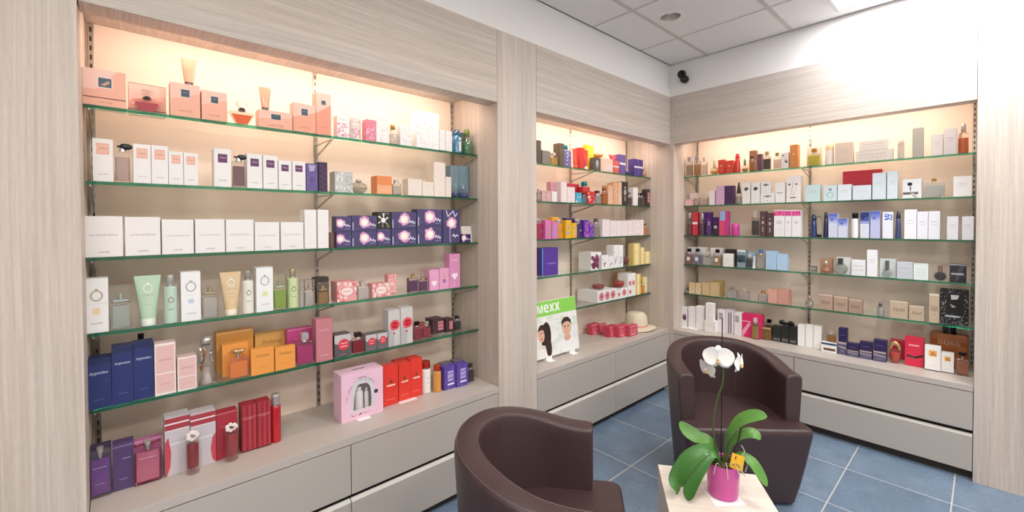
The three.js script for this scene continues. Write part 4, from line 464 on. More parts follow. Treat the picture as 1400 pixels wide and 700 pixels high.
// ---------------------------------------------------------------- the goods, shelf by shelf (metres)
// builder, place along the wall, height above the shelf, set back from its front, width, height, depth, colours, print, variant, look
const KIND = {"box": ["perfume_carton", "carton"], "card": ["leaning_card", "card"], "slip": ["paper_slip", "paper"], "tube": ["squeeze_tube", "tube"], "pump": ["lotion_bottle", "bottle"], "spray": ["spray_bottle", "bottle"], "canister": ["canister", "canister"], "ring": ["ring_stand", "stand"], "bow": ["satin_bow", "bow"], "gift": ["gift_box", "gift box"], "boss": ["display_bottle", "bottle"]};
const GOODS = {
  L1: { wall: 'L', y: 1.864, front: -0.18, shelf: 'top shelf', niche: 'largest niche', list: [
    ["box",3.5485,0.0,0.01,0.1083,0.1241,0.09,["#f0b49c"],"tres1",0,"wide salmon carton with dark base stripe"],
    ["diamond",3.4374,0.0,0.012,0.0855,0.0828,0.035,["#d76a78","#c8485c","#26201f"],0,0,"pink inverted-pyramid flacon with black collar"],
    ["box",3.4346,0.0,0.05,0.1057,0.1082,0.06,["#f0b49c"],"tres0",0,"salmon carton standing behind pink flacon"],
    ["box",3.3276,0.0,0.01,0.0905,0.1241,0.06,["#f0b49c"],"tres",0,"salmon carton carrying a standing tube"],
    ["tube",3.3119,0.1253,0.035,0.0496,0.1069,0.035,["#e59c82","#2a2220"],0,0,"salmon squeeze tube on taller salmon carton"],
    ["box",3.2364,0.0,0.01,0.0832,0.1137,0.06,["#f0b49c"],"tres",0,"salmon carton beside amber flacon"],
    ["diamond",3.1415,0.0,0.01,0.0921,0.0974,0.04,["#f0a860","#e07818","#26201f"],0,0,"amber inverted-pyramid flacon with black collar"],
    ["tube",3.053,0.0748,0.03,0.0482,0.1012,0.03,["#e59c82","#2a2220"],0,0,"small salmon squeeze tube on low carton"],
    ["box",3.0206,0.0,0.01,0.1289,0.0736,0.06,["#f0b49c"],"tres",0,"low salmon carton carrying a small tube"],
    ["box",2.9062,0.0,0.01,0.0944,0.1255,0.05,["#eda78c"],"tres",0,"salmon carton next to tallest salmon carton"],
    ["box",2.8245,0.0,0.01,0.0661,0.1885,0.05,["#eb9c82"],"tres",0,"tallest slim salmon carton by shelf joint"],
    ["box",2.7359,0.0,0.01,0.0582,0.1003,0.05,["#f4f1ef"],"blossom",0,"white carton with pink blossom print"],
    ["canister",2.6723,0.0,0.01,0.0589,0.1177,0.0589,["#efe2d8","#d9c9bd"],"blossom",0,"pale canister with domed lid and blossom print"],
    ["box",2.6013,0.0,0.01,0.0504,0.1045,0.05,["#e8849b"],"blossom",0,"slim pink-sided blossom carton"],
    ["box",2.5393,0.0,0.01,0.0699,0.1434,0.05,["#f4f1ef"],"faint",0,"pearl white carton before small gold-capped bottle"],
    ["cyl",2.4742,0.0,0.01,0.0485,0.106,0.0485,["#efe6e0","#f2e9e2","#b9955a"],0,0,"small round pearl bottle with gold cap"],
    ["box",2.4113,0.0,0.01,0.0651,0.1023,0.05,["#f4f1ef"],"faint",0,"small pearl carton beside tall pair"],
    ["box",2.313,0.0,0.01,0.0712,0.1947,0.07,["#f8f6f5"],"faint",0,"tall pearl white carton of a touching pair, first of two rightwards"],
    ["box",2.2439,0.0,0.01,0.0672,0.1966,0.07,["#f8f6f5"],"faint",0,"tall pearl white carton of a touching pair, second of two rightwards"],
    ["box",2.1889,0.0,0.01,0.0382,0.1131,0.04,["#f4f1ef"],"faint",0,"tiny white carton with faint print, first of two rightwards"],
    ["box",2.1466,0.0,0.01,0.0416,0.1129,0.04,["#f4f1ef"],"faint",0,"tiny white carton with faint print, second of two rightwards"],
    ["spray",2.0715,0.0,0.01,0.0688,0.138,0.0688,["#3f7fa6","#2b5573"],"whitebar",0,"blue tapered spray bottle with white face"],
    ["cyl",1.9975,0.0,0.01,0.069,0.1487,0.069,["#6f9f72","#4f8a58","#7c8f58"],0,0,"green round bottle with slim gold neck"],
    ["box",1.9888,0.0,0.12,0.1132,0.146,0.04,["#3d5a5c"],0,0,"dark teal carton behind blue bottle"],
  ] },
  L2: { wall: 'L', y: 1.608, front: -0.18, shelf: 'second shelf', niche: 'largest niche', list: [
    ["box",3.5559,0.0,0.01,0.0517,0.1456,0.06,["#f4f1ef"],"wls",0,"white carton with salmon label, first of three rightwards"],
    ["flat",3.5064,0.0,0.01,0.038,0.1425,0.019,["#efd6cc","#e7b7a6","#171314"],0,"bulb","blush tapered flacon with black bulb stopper"],
    ["box",3.4544,0.0,0.01,0.0487,0.139,0.06,["#f4f1ef"],"wls",0,"white carton with salmon label, second of three rightwards"],
    ["box",3.4053,0.0,0.01,0.0477,0.1396,0.06,["#f4f1ef"],"wls",0,"white carton with salmon label, third of three rightwards"],
    ["box",3.3589,0.0,0.01,0.0431,0.1233,0.05,["#f4f1ef"],"wls",0,"small white carton with salmon label, first of two rightwards"],
    ["box",3.3144,0.0,0.01,0.0436,0.1226,0.05,["#f4f1ef"],"wls",0,"small white carton with salmon label, second of two rightwards"],
    ["box",3.213,0.0,0.01,0.057,0.1501,0.06,["#f4f1ef"],"wlp",0,"white carton with plum label, first of three rightwards"],
    ["flat",3.1574,0.0,0.01,0.0469,0.1408,0.0235,["#a98b8d","#8a6468","#2e1a30"],0,"bulb","smoky mauve flacon with plum bulb stopper"],
    ["box",3.1023,0.0,0.01,0.0555,0.1415,0.06,["#f4f1ef"],"wlp",0,"white carton with plum label, second of three rightwards"],
    ["box",3.0443,0.0,0.01,0.0552,0.1405,0.06,["#f4f1ef"],"wlp",0,"white carton with plum label, third of three rightwards"],
    ["box",2.988,0.0,0.01,0.0518,0.1243,0.05,["#f4f1ef"],"wlp",0,"small white carton with plum label, first of two rightwards"],
    ["box",2.9322,0.0,0.01,0.0539,0.1264,0.05,["#f4f1ef"],"wlp",0,"small white carton with plum label, second of two rightwards"],
    ["box",2.8781,0.0,0.01,0.0482,0.1216,0.04,["#6a5a96"],"rose",0,"violet carton with rose print"],
    ["box",2.83,0.0,0.01,0.0386,0.1326,0.06,["#3c2547"],"swirl",0,"dark plum carton with swirl print"],
    ["box",2.7357,0.0,0.01,0.084,0.0966,0.07,["#c9cac6"],"silver",0,"silvery crystal-look gift carton"],
    ["ball",2.6486,0.0,0.01,0.0798,0.0716,0.0798,["#e8e2d6","#d8cbb4","#cfc9c0"],0,0,"round pearl globe flacon"],
    ["box",2.5329,0.0,0.01,0.0801,0.0904,0.07,["#ef8f55"],"orange",0,"orange carton with lighter lower half"],
    ["flat",2.4634,0.0,0.01,0.0469,0.0766,0.0234,["#e9e4dc","#e5dcc8","#cfc8ba"],0,0,"clear square flacon beside orange carton"],
    ["box",2.3612,0.0,0.01,0.0824,0.087,0.06,["#f1e4d6"],"faint",0,"cream carton with fine lines, first of two rightwards"],
    ["box",2.2826,0.0,0.01,0.0703,0.0764,0.06,["#f1e4d6"],"faint",0,"cream carton with fine lines, second of two rightwards"],
    ["box",2.2085,0.0,0.01,0.0734,0.1896,0.08,["#f1e4d6"],"faint",0,"tall cream carton over its neighbours"],
    ["box",2.1511,0.0,0.01,0.0367,0.1131,0.06,["#f1e4d6"],"faint",0,"narrow cream carton by blue bottles"],
    ["dome",2.0926,0.0,0.01,0.0505,0.0673,0.0505,["#4a6f9a","#274c86","#8fa3b2"],0,0,"small domed blue flacon"],
    ["box",2.0593,0.0,0.0818,0.062,0.1907,0.05,["#7d96a3"],"dots",0,"slate blue carton behind round blue flacon, first of two rightwards"],
    ["dome",2.0269,0.0,0.01,0.0706,0.0709,0.0706,["#4a6f9a","#274c86","#8fa3b2"],0,0,"larger domed blue flacon"],
    ["box",1.9923,0.0,0.0818,0.0669,0.1965,0.05,["#7d96a3"],"dots",0,"slate blue carton behind round blue flacon, second of two rightwards"],
  ] },
  L3: { wall: 'L', y: 1.35, front: -0.18, shelf: 'third shelf', niche: 'largest niche', list: [
    ["box",3.5574,0.0,0.01,0.0981,0.1392,0.07,["#f4f1ef"],"vie",0,"white square carton with small grey lettering, first of five rightwards"],
    ["box",3.4557,0.0,0.01,0.0975,0.1373,0.07,["#f4f1ef"],"vie",0,"white square carton with small grey lettering, second of five rightwards"],
    ["box",3.3562,0.0,0.01,0.0953,0.1284,0.07,["#f4f1ef"],"vie",0,"white square carton with small grey lettering, third of five rightwards"],
    ["box",3.2569,0.0,0.01,0.0963,0.1301,0.07,["#f4f1ef"],"vie",0,"white square carton with small grey lettering, fourth of five rightwards"],
    ["box",3.1573,0.0,0.01,0.0978,0.1289,0.07,["#f4f1ef"],"vie",0,"white square carton with small grey lettering, fifth of five rightwards"],
    ["box",3.0592,0.0,0.01,0.0931,0.1185,0.07,["#f4f1ef"],"vie",0,"low white square carton with small grey lettering, first of two rightwards"],
    ["box",2.9621,0.0,0.01,0.0926,0.1183,0.07,["#f4f1ef"],"vie",0,"low white square carton with small grey lettering, second of two rightwards"],
    ["box",2.8872,0.0,0.01,0.0511,0.1737,0.06,["#f4f1ef"],"foot",0,"tall narrow plain white carton, first of two rightwards"],
    ["box",2.8327,0.0,0.01,0.0483,0.1747,0.06,["#f4f1ef"],"foot",0,"tall narrow plain white carton, second of two rightwards"],
    ["box",2.7844,0.0,0.03,0.0211,0.0704,0.05,["#7d5a55"],0,0,"small brown carton with pink edge"],
    ["box",2.7383,0.0,0.01,0.0697,0.0733,0.06,["#4b4470"],"flow",0,"indigo carton with white-pink flower print, bottom row, first of five rightwards"],
    ["box",2.7379,0.0745,0.011,0.0703,0.0709,0.06,["#4b4470"],"flow",0,"indigo carton with white-pink flower print, upper row, first of four rightwards"],
    ["box",2.6386,0.0,0.01,0.1263,0.0753,0.06,["#4b4470"],"flow2",0,"indigo carton with white-pink flower print, bottom row, second of five rightwards"],
    ["box",2.6378,0.0765,0.011,0.1262,0.0733,0.06,["#4b4470"],"flow2",0,"indigo carton with white-pink flower print, upper row, second of four rightwards"],
    ["box",2.5374,0.0,0.01,0.0722,0.0847,0.06,["#4b4470"],"flow",0,"indigo carton with white-pink flower print, bottom row, third of five rightwards"],
    ["box",2.5366,0.0859,0.011,0.0722,0.083,0.06,["#2e2c28"],"lily",0,"black carton with white lily print"],
    ["box",2.4263,0.0,0.01,0.142,0.0834,0.06,["#4b4470"],"flow2",0,"indigo carton with white-pink flower print, bottom row, fourth of five rightwards"],
    ["box",2.4255,0.0846,0.011,0.142,0.0859,0.06,["#4b4470"],"flow2",0,"indigo carton with white-pink flower print, upper row, third of four rightwards"],
    ["box",2.2732,0.0,0.01,0.1554,0.0935,0.06,["#4b4470"],"flow2",0,"indigo carton with white-pink flower print, bottom row, fifth of five rightwards"],
    ["box",2.2724,0.0947,0.011,0.1553,0.0919,0.06,["#4b4470"],"flow2",0,"indigo carton with white-pink flower print, upper row, fourth of four rightwards"],
    ["box",2.1325,0.0,0.01,0.1163,0.1872,0.06,["#4b4470"],"flowt",0,"tall indigo carton with ribboned flower print"],
    ["box",2.0168,0.0,0.03,0.066,0.0463,0.029,["#2c2458"],"flow",0,"tiny indigo carton before leaning card"],
    ["card",1.9646,0.0,0.06,0.1116,0.0952,0.004,["#eeeae4"],0,0,"white card leaning behind tiny indigo carton"],
  ] },
  L4: { wall: 'L', y: 1.094, front: -0.18, shelf: 'fourth shelf', niche: 'largest niche', list: [
    ["box",3.5787,0.0,0.006,0.0588,0.1845,0.06,["#f6f6f5"],"O1",0,"white carton with gold ring emblem"],
    ["flat",3.5182,0.0,0.006,0.0546,0.1561,0.0273,["#cfe3d8","#d3e6dc","#cfd8d2"],0,"cover","mint-tinted clear square flacon"],
    ["tube",3.4447,0.0,0.006,0.0764,0.1817,0.045,["#bcd8bb","#dfeae0"],"Ot",0,"pale green squeeze tube with ring emblem"],
    ["pump",3.3805,0.0,0.006,0.0414,0.1803,0.0414,["#c3dccc","#c9c8c4"],"Ot2",0,"pale green cylinder bottle with silver cap"],
    ["box",3.3204,0.0,0.01,0.0604,0.186,0.06,["#f6f6f5"],"O2",0,"white carton with silver ring emblem"],
    ["flat",3.2608,0.0,0.006,0.0528,0.1532,0.0264,["#e6e4dd","#e3dfd2","#cdbf9f"],0,"cover","clear square flacon with gold collar"],
    ["tube",3.1898,0.0,0.006,0.0744,0.1746,0.04,["#e2c69b","#efe2cc"],"Ot",0,"beige squeeze tube with ring emblem"],
    ["pump",3.1298,0.0,0.006,0.0403,0.1787,0.0403,["#f1eee2","#b9b3aa"],"Ot2",0,"cream cylinder bottle with silver pump"],
    ["box",3.0709,0.0,0.01,0.0626,0.1847,0.06,["#f6f6f5"],"O3",0,"white carton with oval emblem and green square"],
    ["flat",3.0128,0.0,0.006,0.0525,0.1526,0.0262,["#d3e3a8","#b5d06a","#cfd6c4"],0,"cover","green-tinted square glass flacon"],
    ["pump",2.9593,0.0,0.006,0.0457,0.1721,0.0457,["#cfe0a9","#c9b99a"],"Ot2",0,"green cylinder bottle with champagne cap"],
    ["flat",2.9262,0.0,0.0077,0.0166,0.1195,0.018,["#ece7e2","#eae3dc","#d8d2c9"],0,"cover","narrow clear flacon"],
    ["flat",2.8944,0.0,0.006,0.0448,0.1184,0.0224,["#ece7e2","#e4d9cc","#cdbba6"],0,"cover","clear square flacon with champagne collar"],
    ["flat",2.8336,0.0,0.006,0.0483,0.1012,0.0241,["#c5a36c","#9d7434","#caa669"],0,"cover","small amber flacon before dark carton"],
    ["box",2.8251,0.0,0.055,0.0623,0.1177,0.05,["#3b3129"],0,0,"dark brown carton behind amber flacon"],
    ["box",2.7279,0.0,0.006,0.0933,0.0947,0.08,["#eba5a3"],"damask",0,"pink damask carton with oval plaque, first of two rightwards"],
    ["flat",2.6422,0.0,0.0162,0.0586,0.0873,0.0293,["#f0e8e6","#f4ecea","#cfc6c0"],0,0,"white frosted flacon with silver spray head"],
    ["box",2.5518,0.0,0.0169,0.0951,0.0679,0.06,["#eba5a3"],"damask",0,"pink damask carton with oval plaque, second of two rightwards"],
    ["box",2.4652,0.0,0.07,0.0496,0.102,0.04,["#eba5a3"],"damask",0,"slim pink damask carton standing taller"],
    ["flat",2.3628,0.0,0.0251,0.0588,0.1052,0.0294,["#b9a0b4","#8a5f8e","#b99a6a"],0,"point","violet gold-necked flacon with pointed stopper, first of two rightwards"],
    ["flat",2.306,0.0,0.0211,0.0549,0.089,0.0281,["#b9a0b4","#8a5f8e","#b99a6a"],0,"point","violet gold-necked flacon with pointed stopper, second of two rightwards"],
    ["box",2.2473,0.0,0.01,0.0613,0.1132,0.05,["#e7a4c8"],"heart",0,"pink carton with white heart"],
    ["box",2.1828,0.0,0.01,0.0627,0.1164,0.05,["#e7a4c8"],"flask",0,"pink carton with flacon drawing"],
    ["box",2.1126,0.0,0.01,0.0727,0.1924,0.05,["#df94bf"],"heart",0,"tall pink carton with white heart"],
  ] },
  L5: { wall: 'L', y: 0.835, front: -0.18, shelf: 'lowest glass shelf', niche: 'largest niche', list: [
    ["box",3.577,0.0,0.006,0.0627,0.1693,0.07,["#29356f"],"hyp",0,"navy blue carton with white script, shortest"],
    ["box",3.5171,0.0,0.0061,0.0549,0.1986,0.07,["#29356f"],"hyp",0,"navy blue carton with white script, taller"],
    ["pump",3.4635,0.0,0.12,0.0334,0.2125,0.0334,["#2a3260","#141416"],0,0,"black-capped pump bottle behind navy cartons"],
    ["box",3.4604,0.0,0.0136,0.0559,0.203,0.06,["#29356f"],"hyp",0,"navy blue carton with white script, tallest"],
    ["box",3.4001,0.0,0.006,0.0607,0.1905,0.05,["#eccfcb"],"sense",0,"taller blush carton with framed lettering"],
    ["box",3.336,0.0,0.006,0.0586,0.1271,0.05,["#eccfcb"],"sense",0,"shorter blush carton with framed lettering"],
    ["sculpt",3.2729,0.0,0.006,0.0512,0.189,0.0512,["#e9e0dc","#e6cbb9","#c6bfb8"],0,0,"twisted clear glass flacon with silver cap"],
    ["box",3.1694,0.0,0.07,0.093,0.1307,0.04,["#f0a04c"],"poe",0,"orange carton with brown script behind flacon"],
    ["flat",3.1674,0.0,0.006,0.0721,0.1166,0.0361,["#f0b568","#e08a24","#c9b08a"],0,"wide","amber flacon with broad gold stopper"],
    ["box",3.158,0.0,0.14,0.1361,0.1693,0.05,["#e2a04e"],"edge",0,"big gold-orange carton at the back"],
    ["box",3.0834,0.0,0.006,0.085,0.1089,0.03,["#f0a04c"],"poe",0,"orange carton with brown script, wider"],
    ["box",3.0207,0.0,0.14,0.1265,0.1375,0.05,["#dfae62"],"poe",0,"gold carton with brown script at the back"],
    ["box",2.9969,0.0,0.006,0.0791,0.0981,0.03,["#f0a04c"],"poe",0,"orange carton with brown script, narrower"],
    ["flat",2.9146,0.0,0.006,0.0762,0.1405,0.0381,["#d878a8","#b8407e","#c8c0c0"],0,0,"magenta square flacon with silver spray cap"],
    ["box",2.9126,0.0,0.09,0.1094,0.148,0.04,["#c04a86"],"edge",0,"magenta carton behind pink flacon"],
    ["box",2.8338,0.0,0.006,0.0726,0.1931,0.06,["#c9808a"],"mir",0,"tall dusty pink carton by shelf joint"],
    ["box",2.7497,0.0,0.006,0.0785,0.1064,0.07,["#5d585a"],"seal",0,"silver-black carton with red seal, widest"],
    ["flat",2.6727,0.0,0.006,0.0647,0.1016,0.0323,["#c02a46","#8e0f28","#3b2a2c"],0,0,"crimson flacon before silver-black cartons"],
    ["box",2.61,0.0,0.0089,0.058,0.0811,0.06,["#6d696b"],"seal",0,"silver-black carton with red seal, narrow, first of two rightwards"],
    ["box",2.5532,0.0,0.006,0.0543,0.0807,0.06,["#6d696b"],"seal",0,"silver-black carton with red seal, narrow, second of two rightwards"],
    ["box",2.4855,0.0,0.0132,0.0657,0.1838,0.06,["#cfcccb"],"sealt",0,"tall silver carton with red seal, first of two rightwards"],
    ["box",2.4179,0.0,0.006,0.0684,0.189,0.06,["#cfcccb"],"sealt",0,"tall silver carton with red seal, second of two rightwards"],
    ["flat",2.3474,0.0,0.0159,0.0484,0.1017,0.0242,["#7a1a26","#a01428","#1c1618"],0,0,"black-shouldered red flacon"],
    ["flat",2.2798,0.0,0.0331,0.0527,0.0883,0.0264,["#c22a40","#a01428","#b0a8a6"],0,0,"small ruby flacon with silver neck"],
    ["box",2.2765,0.0,0.11,0.0836,0.0627,0.05,["#b03038"],"edge",0,"red carton behind two small flacons"],
    ["box",2.1837,0.0,0.0704,0.079,0.0834,0.08,["#4a3035"],"block",0,"dark carton with pink lettering block, first of two rightwards"],
    ["box",2.1176,0.0,0.0559,0.0521,0.0761,0.06,["#4a3035"],"block",0,"dark carton with pink lettering block, second of two rightwards"],
    ["flat",2.0674,0.0,0.0436,0.0471,0.0875,0.0245,["#2c1c20","#180c10","#4a4344"],0,0,"black flacon at the end of ruby row"],
  ] },
  L6: { wall: 'L', y: 0.54, front: 0, shelf: 'worktop', niche: 'largest niche', list: [
    ["flat",3.5766,0.0,0.1601,0.0559,0.1657,0.03,["#a06ab8","#7a3c9a","#d8d2d0"],"lines","sunk","violet flat flacon with silver stopper"],
    ["box",3.5766,0.0,0.214,0.0529,0.1575,0.03,["#4a3a5c"],0,0,"dark violet carton behind violet flacon"],
    ["box",3.5192,0.0,0.1721,0.0548,0.1609,0.05,["#54406e"],"hyp2",0,"dark violet carton with fine lettering"],
    ["flat",3.454,0.0,0.1587,0.0745,0.1488,0.03,["#eab0c4","#e690ac","#d8d2d0"],"lines","sunk","pink flat flacon with silver stopper"],
    ["box",3.4521,0.0,0.1925,0.0766,0.1461,0.03,["#c878a8"],"edge",0,"mauve carton behind pink flacon"],
    ["box",3.3702,0.0,0.1603,0.0735,0.2113,0.07,["#c8c2c8"],"mag",0,"silver carton with red swoosh and bands, first of two rightwards"],
    ["flowercap",3.3283,0.0,0.1087,0.0475,0.1643,0.0475,["#c0303c","#8e101c","#efe8e4"],0,0,"ruby cylinder flacon with crystal flower stopper"],
    ["box",3.2924,0.0,0.1575,0.0782,0.2036,0.07,["#c8c2c8"],"mag2",0,"silver carton with red swoosh and bands, second of two rightwards"],
    ["box",3.2147,0.0,0.1685,0.0724,0.1812,0.05,["#a83040"],"edge",0,"red carton behind crystal-stopper flacon"],
    ["flowercap",3.2047,0.0,0.1134,0.054,0.1506,0.054,["#d87878","#a02830","#efe8e4"],0,0,"pale-based red flacon with crystal stopper"],
    ["box",3.1402,0.0,0.1632,0.054,0.1875,0.06,["#a02c38"],"gar",0,"tall garnet carton of a pair, first of two rightwards"],
    ["box",3.0868,0.0,0.1606,0.0508,0.1881,0.06,["#a02c38"],"gar",0,"tall garnet carton of a pair, second of two rightwards"],
    ["pump",3.039,0.0,0.1608,0.0388,0.2023,0.0388,["#b81c28","#c4bebc"],0,"cyl","red cylinder spray with silver top"],
    ["slip",2.6758,0.0,0.1147,0.0601,0.001,0.0307,["#f6f4f2"],0,0,"white paper slip before pink gift box"],
    ["gift",2.6732,0.0,0.1464,0.2032,0.2196,0.1,["#f0c8de"],0,0,"pink gift box with window onto white bottles"],
    ["box",2.5112,0.0,0.1838,0.0802,0.201,0.05,["#e23c30"],"crest",0,"scarlet carton with crest, shortest"],
    ["box",2.4287,0.0,0.1933,0.0672,0.1953,0.05,["#e23c30"],"crest",0,"scarlet carton with crest, in the middle"],
    ["slip",2.421,0.0,0.163,0.0991,0.001,0.0294,["#f6f4f2"],0,0,"white paper slip before scarlet cartons"],
    ["box",2.3738,0.0,0.331,0.0724,0.1626,0.05,["#e23c30"],0,0,"scarlet carton hidden behind scarlet row, first of two rightwards"],
    ["box",2.3595,0.0,0.1935,0.0699,0.2024,0.05,["#e23c30"],"crest",0,"scarlet carton with crest, tallest"],
    ["box",2.3041,0.0,0.3125,0.0659,0.1689,0.05,["#e23c30"],0,0,"scarlet carton hidden behind scarlet row, second of two rightwards"],
    ["pump",2.2892,0.0,0.1904,0.0569,0.1694,0.0569,["#f4f0ec","#c23a2c"],"lines2","cyl","white bottle with red cap"],
    ["pump",2.2372,0.0,0.1627,0.0444,0.1444,0.0444,["#d99a4a","#c84a1c"],0,"cyl","amber and orange slim tube bottle"],
    ["box",2.1709,0.0,0.1574,0.076,0.1265,0.05,["#5d48a4"],"laven",0,"purple carton with lavender lettering, first of two rightwards"],
    ["box",2.1203,0.0,0.2617,0.0747,0.1067,0.05,["#7a7480"],0,0,"grey carton behind purple cartons, first of two rightwards"],
    ["box",2.0939,0.0,0.1462,0.0767,0.1267,0.05,["#5d48a4"],"laven",0,"purple carton with lavender lettering, second of two rightwards"],
    ["box",2.0488,0.0,0.2443,0.067,0.1125,0.05,["#7a7480"],0,0,"grey carton behind purple cartons, second of two rightwards"],
    ["flat",2.0247,0.0,0.1574,0.05,0.1083,0.025,["#3a2846","#241430","#504848"],0,0,"dark purple flacon at worktop end"],
  ] },
  C1: { wall: 'L', y: 1.864, front: -0.18, shelf: 'top shelf', niche: 'middle niche', list: [
    ["box",1.4207,0.0,0.01,0.0389,0.1533,0.05,["#5c5148"],0,0,"dark brown carton cut by post"],
    ["box",1.3505,0.0,0.01,0.0803,0.0922,0.05,["#8a8276"],"edge",0,"grey-brown carton with black edge"],
    ["flat",1.263,0.0,0.01,0.0797,0.0886,0.0399,["#d8c08a","#c09a48","#e0d8c8"],0,0,"gold square flacon"],
    ["box",1.1899,0.0,0.01,0.051,0.1616,0.06,["#6a5c48"],"edge",0,"tall brown-black carton"],
    ["pump",1.1119,0.0,0.01,0.0893,0.1606,0.0893,["#7a68b4","#2a8a90"],"spots",0,"violet bottle with teal cap"],
    ["tube",1.0232,0.0,0.01,0.0716,0.1417,0.03,["#e2483c","#d03a34"],0,0,"red squeeze tube, first"],
    ["box",0.9593,0.0,0.01,0.0476,0.157,0.05,["#e03c34"],"edge",0,"scarlet carton between red tubes"],
    ["tube",0.9023,0.0,0.01,0.0576,0.1471,0.03,["#e2483c","#f0e8e0"],0,0,"red squeeze tube with white side"],
    ["box",0.7993,0.0,0.06,0.0911,0.2021,0.04,["#f0c638"],"edge",0,"yellow carton behind red tube"],
    ["box",0.7771,0.0,0.01,0.084,0.0989,0.04,["#57544e"],"silverfig",0,"silver-black small carton"],
    ["apple",0.7083,0.1068,0.011,0.0898,0.0565,0.0898,["#d8b060","#c89838","#e8dcc0"],0,0,"gold round flacon on small carton"],
    ["box",0.6494,0.0,0.01,0.1619,0.1056,0.06,["#f2d0b8"],"faint",0,"peach carton with faint print"],
    ["tube",0.5339,0.1068,0.02,0.1206,0.041,0.03,["#d84848","#c03a3a"],0,0,"red tube lying over coral carton"],
    ["box",0.5221,0.0,0.01,0.0825,0.1003,0.05,["#e0605a"],"band",0,"coral carton with white band"],
    ["box",0.4316,0.0,0.01,0.0828,0.16,0.06,["#6a58a0"],"band",0,"violet carton with white band"],
    ["dome",0.3238,0.0,0.01,0.1111,0.0943,0.1111,["#3c3f88","#2a2a70","#c8c4c8"],0,0,"small navy blue flacon"],
    ["box",0.1868,0.0,0.01,0.1402,0.1444,0.06,["#4c3888"],"band",0,"square purple carton with white ribbon"],
    ["cyl",0.064,0.0,0.01,0.0574,0.0789,0.0574,["#d8b878","#c89a48","#c8a868"],0,0,"tiny gold flacon at shelf end"],
  ] },
  C2: { wall: 'L', y: 1.608, front: -0.18, shelf: 'second shelf', niche: 'middle niche', list: [
    ["flat",1.4201,0.0,0.01,0.0354,0.0819,0.018,["#f0d0cc","#eec0bc","#d8c0b8"],0,0,"tiny blush flacon beside post"],
    ["box",1.3754,0.0,0.01,0.0398,0.0722,0.05,["#d8a8a8"],"faint",0,"small rose carton, first of two rightwards"],
    ["box",1.3297,0.0,0.01,0.0443,0.0744,0.05,["#d8a8a8"],"faint",0,"small rose carton, second of two rightwards"],
    ["box",1.2699,0.0,0.01,0.0531,0.0721,0.04,["#f4f1ef"],"faint",0,"small white carton before rose carton"],
    ["box",1.2267,0.0,0.06,0.053,0.145,0.04,["#e0a0a8"],"edge",0,"tall rose carton behind white carton"],
    ["box",1.1685,0.0,0.01,0.0623,0.1464,0.07,["#f4e4e4"],"faint",0,"tall white-pink carton"],
    ["box",1.0903,0.0,0.01,0.0861,0.1138,0.07,["#f4e4e4"],"faint",0,"shorter white-pink carton"],
    ["box",1.0048,0.0,0.01,0.068,0.0758,0.04,["#4ab4d0"],"spots",0,"cyan small carton"],
    ["box",0.9341,0.0,0.1378,0.1923,0.1584,0.06,["#c83848"],"edge",0,"crimson carton at the back"],
    ["flat",0.9337,0.0,0.01,0.057,0.0768,0.0285,["#4a9ab4","#2a88a8","#484848"],0,0,"cyan small flacon with dark stopper"],
    ["box",0.851,0.0,0.01,0.0907,0.0915,0.039,["#d8343f"],"spots",0,"crimson carton before red bottle"],
    ["pump",0.8329,0.0,0.05,0.0866,0.1737,0.0866,["#d02c3c","#28a0a8"],0,0,"red round bottle with turquoise ball cap"],
    ["flat",0.754,0.0,0.01,0.0754,0.1034,0.0377,["#c8c8c8","#b8b8b8","#606060"],0,0,"silver figure flacon"],
    ["flat",0.6678,0.0,0.01,0.0585,0.1318,0.0293,["#d8a050","#c88028","#a87840"],0,0,"amber gold flacon"],
    ["box",0.6011,0.0,0.01,0.0651,0.1523,0.06,["#eebc98"],"faint",0,"peach carton, shortest of three"],
    ["box",0.5326,0.0,0.01,0.0617,0.1775,0.06,["#e8b088"],"faint",0,"peach carton, middle of three"],
    ["box",0.4702,0.0,0.01,0.0527,0.1873,0.06,["#f0c4a0"],"faint",0,"peach carton, tallest of three"],
    ["box",0.3952,0.0,0.01,0.0867,0.1943,0.05,["#343032"],"silverfig",0,"black carton with silver emblem"],
    ["flat",0.3129,0.0,0.01,0.067,0.1103,0.0335,["#7a3044","#5a1c30","#989494"],0,0,"plum flacon with silver cap"],
    ["box",0.2364,0.0,0.01,0.0747,0.1545,0.05,["#f4f1ef"],"faint",0,"white carton between dark flacons"],
    ["flat",0.1697,0.0,0.01,0.0353,0.1105,0.018,["#2c2628","#1c1618","#787474"],0,0,"slim black flacon"],
    ["flat",0.1131,0.0,0.01,0.066,0.1129,0.033,["#582430","#481420","#282426"],0,0,"dark red flacon with black top"],
    ["box",0.034,0.0,0.01,0.0679,0.1489,0.04,["#3c2c2e"],"block",0,"black carton with wine face"],
  ] },
  C3: { wall: 'L', y: 1.35, front: -0.18, shelf: 'third shelf', niche: 'middle niche', list: [
    ["pump",1.405,0.0,0.01,0.075,0.1428,0.075,["#a82450","#d0c8cc"],"n2",0,"crimson bottle with blue numeral two"],
    ["box",1.3325,0.0,0.01,0.0627,0.131,0.04,["#e078b8"],"dotg",0,"pink carton with green dots"],
    ["box",1.2632,0.0,0.01,0.0609,0.1179,0.04,["#e080b4"],"dotb",0,"pink carton with blue dots"],
    ["pump",1.1915,0.0,0.01,0.0747,0.1365,0.0747,["#d89820","#e0d8d0"],"n3",0,"golden bottle with dark numeral"],
    ["box",1.172,0.0,0.0859,0.0872,0.1529,0.04,["#eeb030"],"edge",0,"yellow carton at the back"],
    ["box",1.1177,0.0,0.01,0.0649,0.1314,0.04,["#f2b82c"],"dotb",0,"yellow carton with blue drops"],
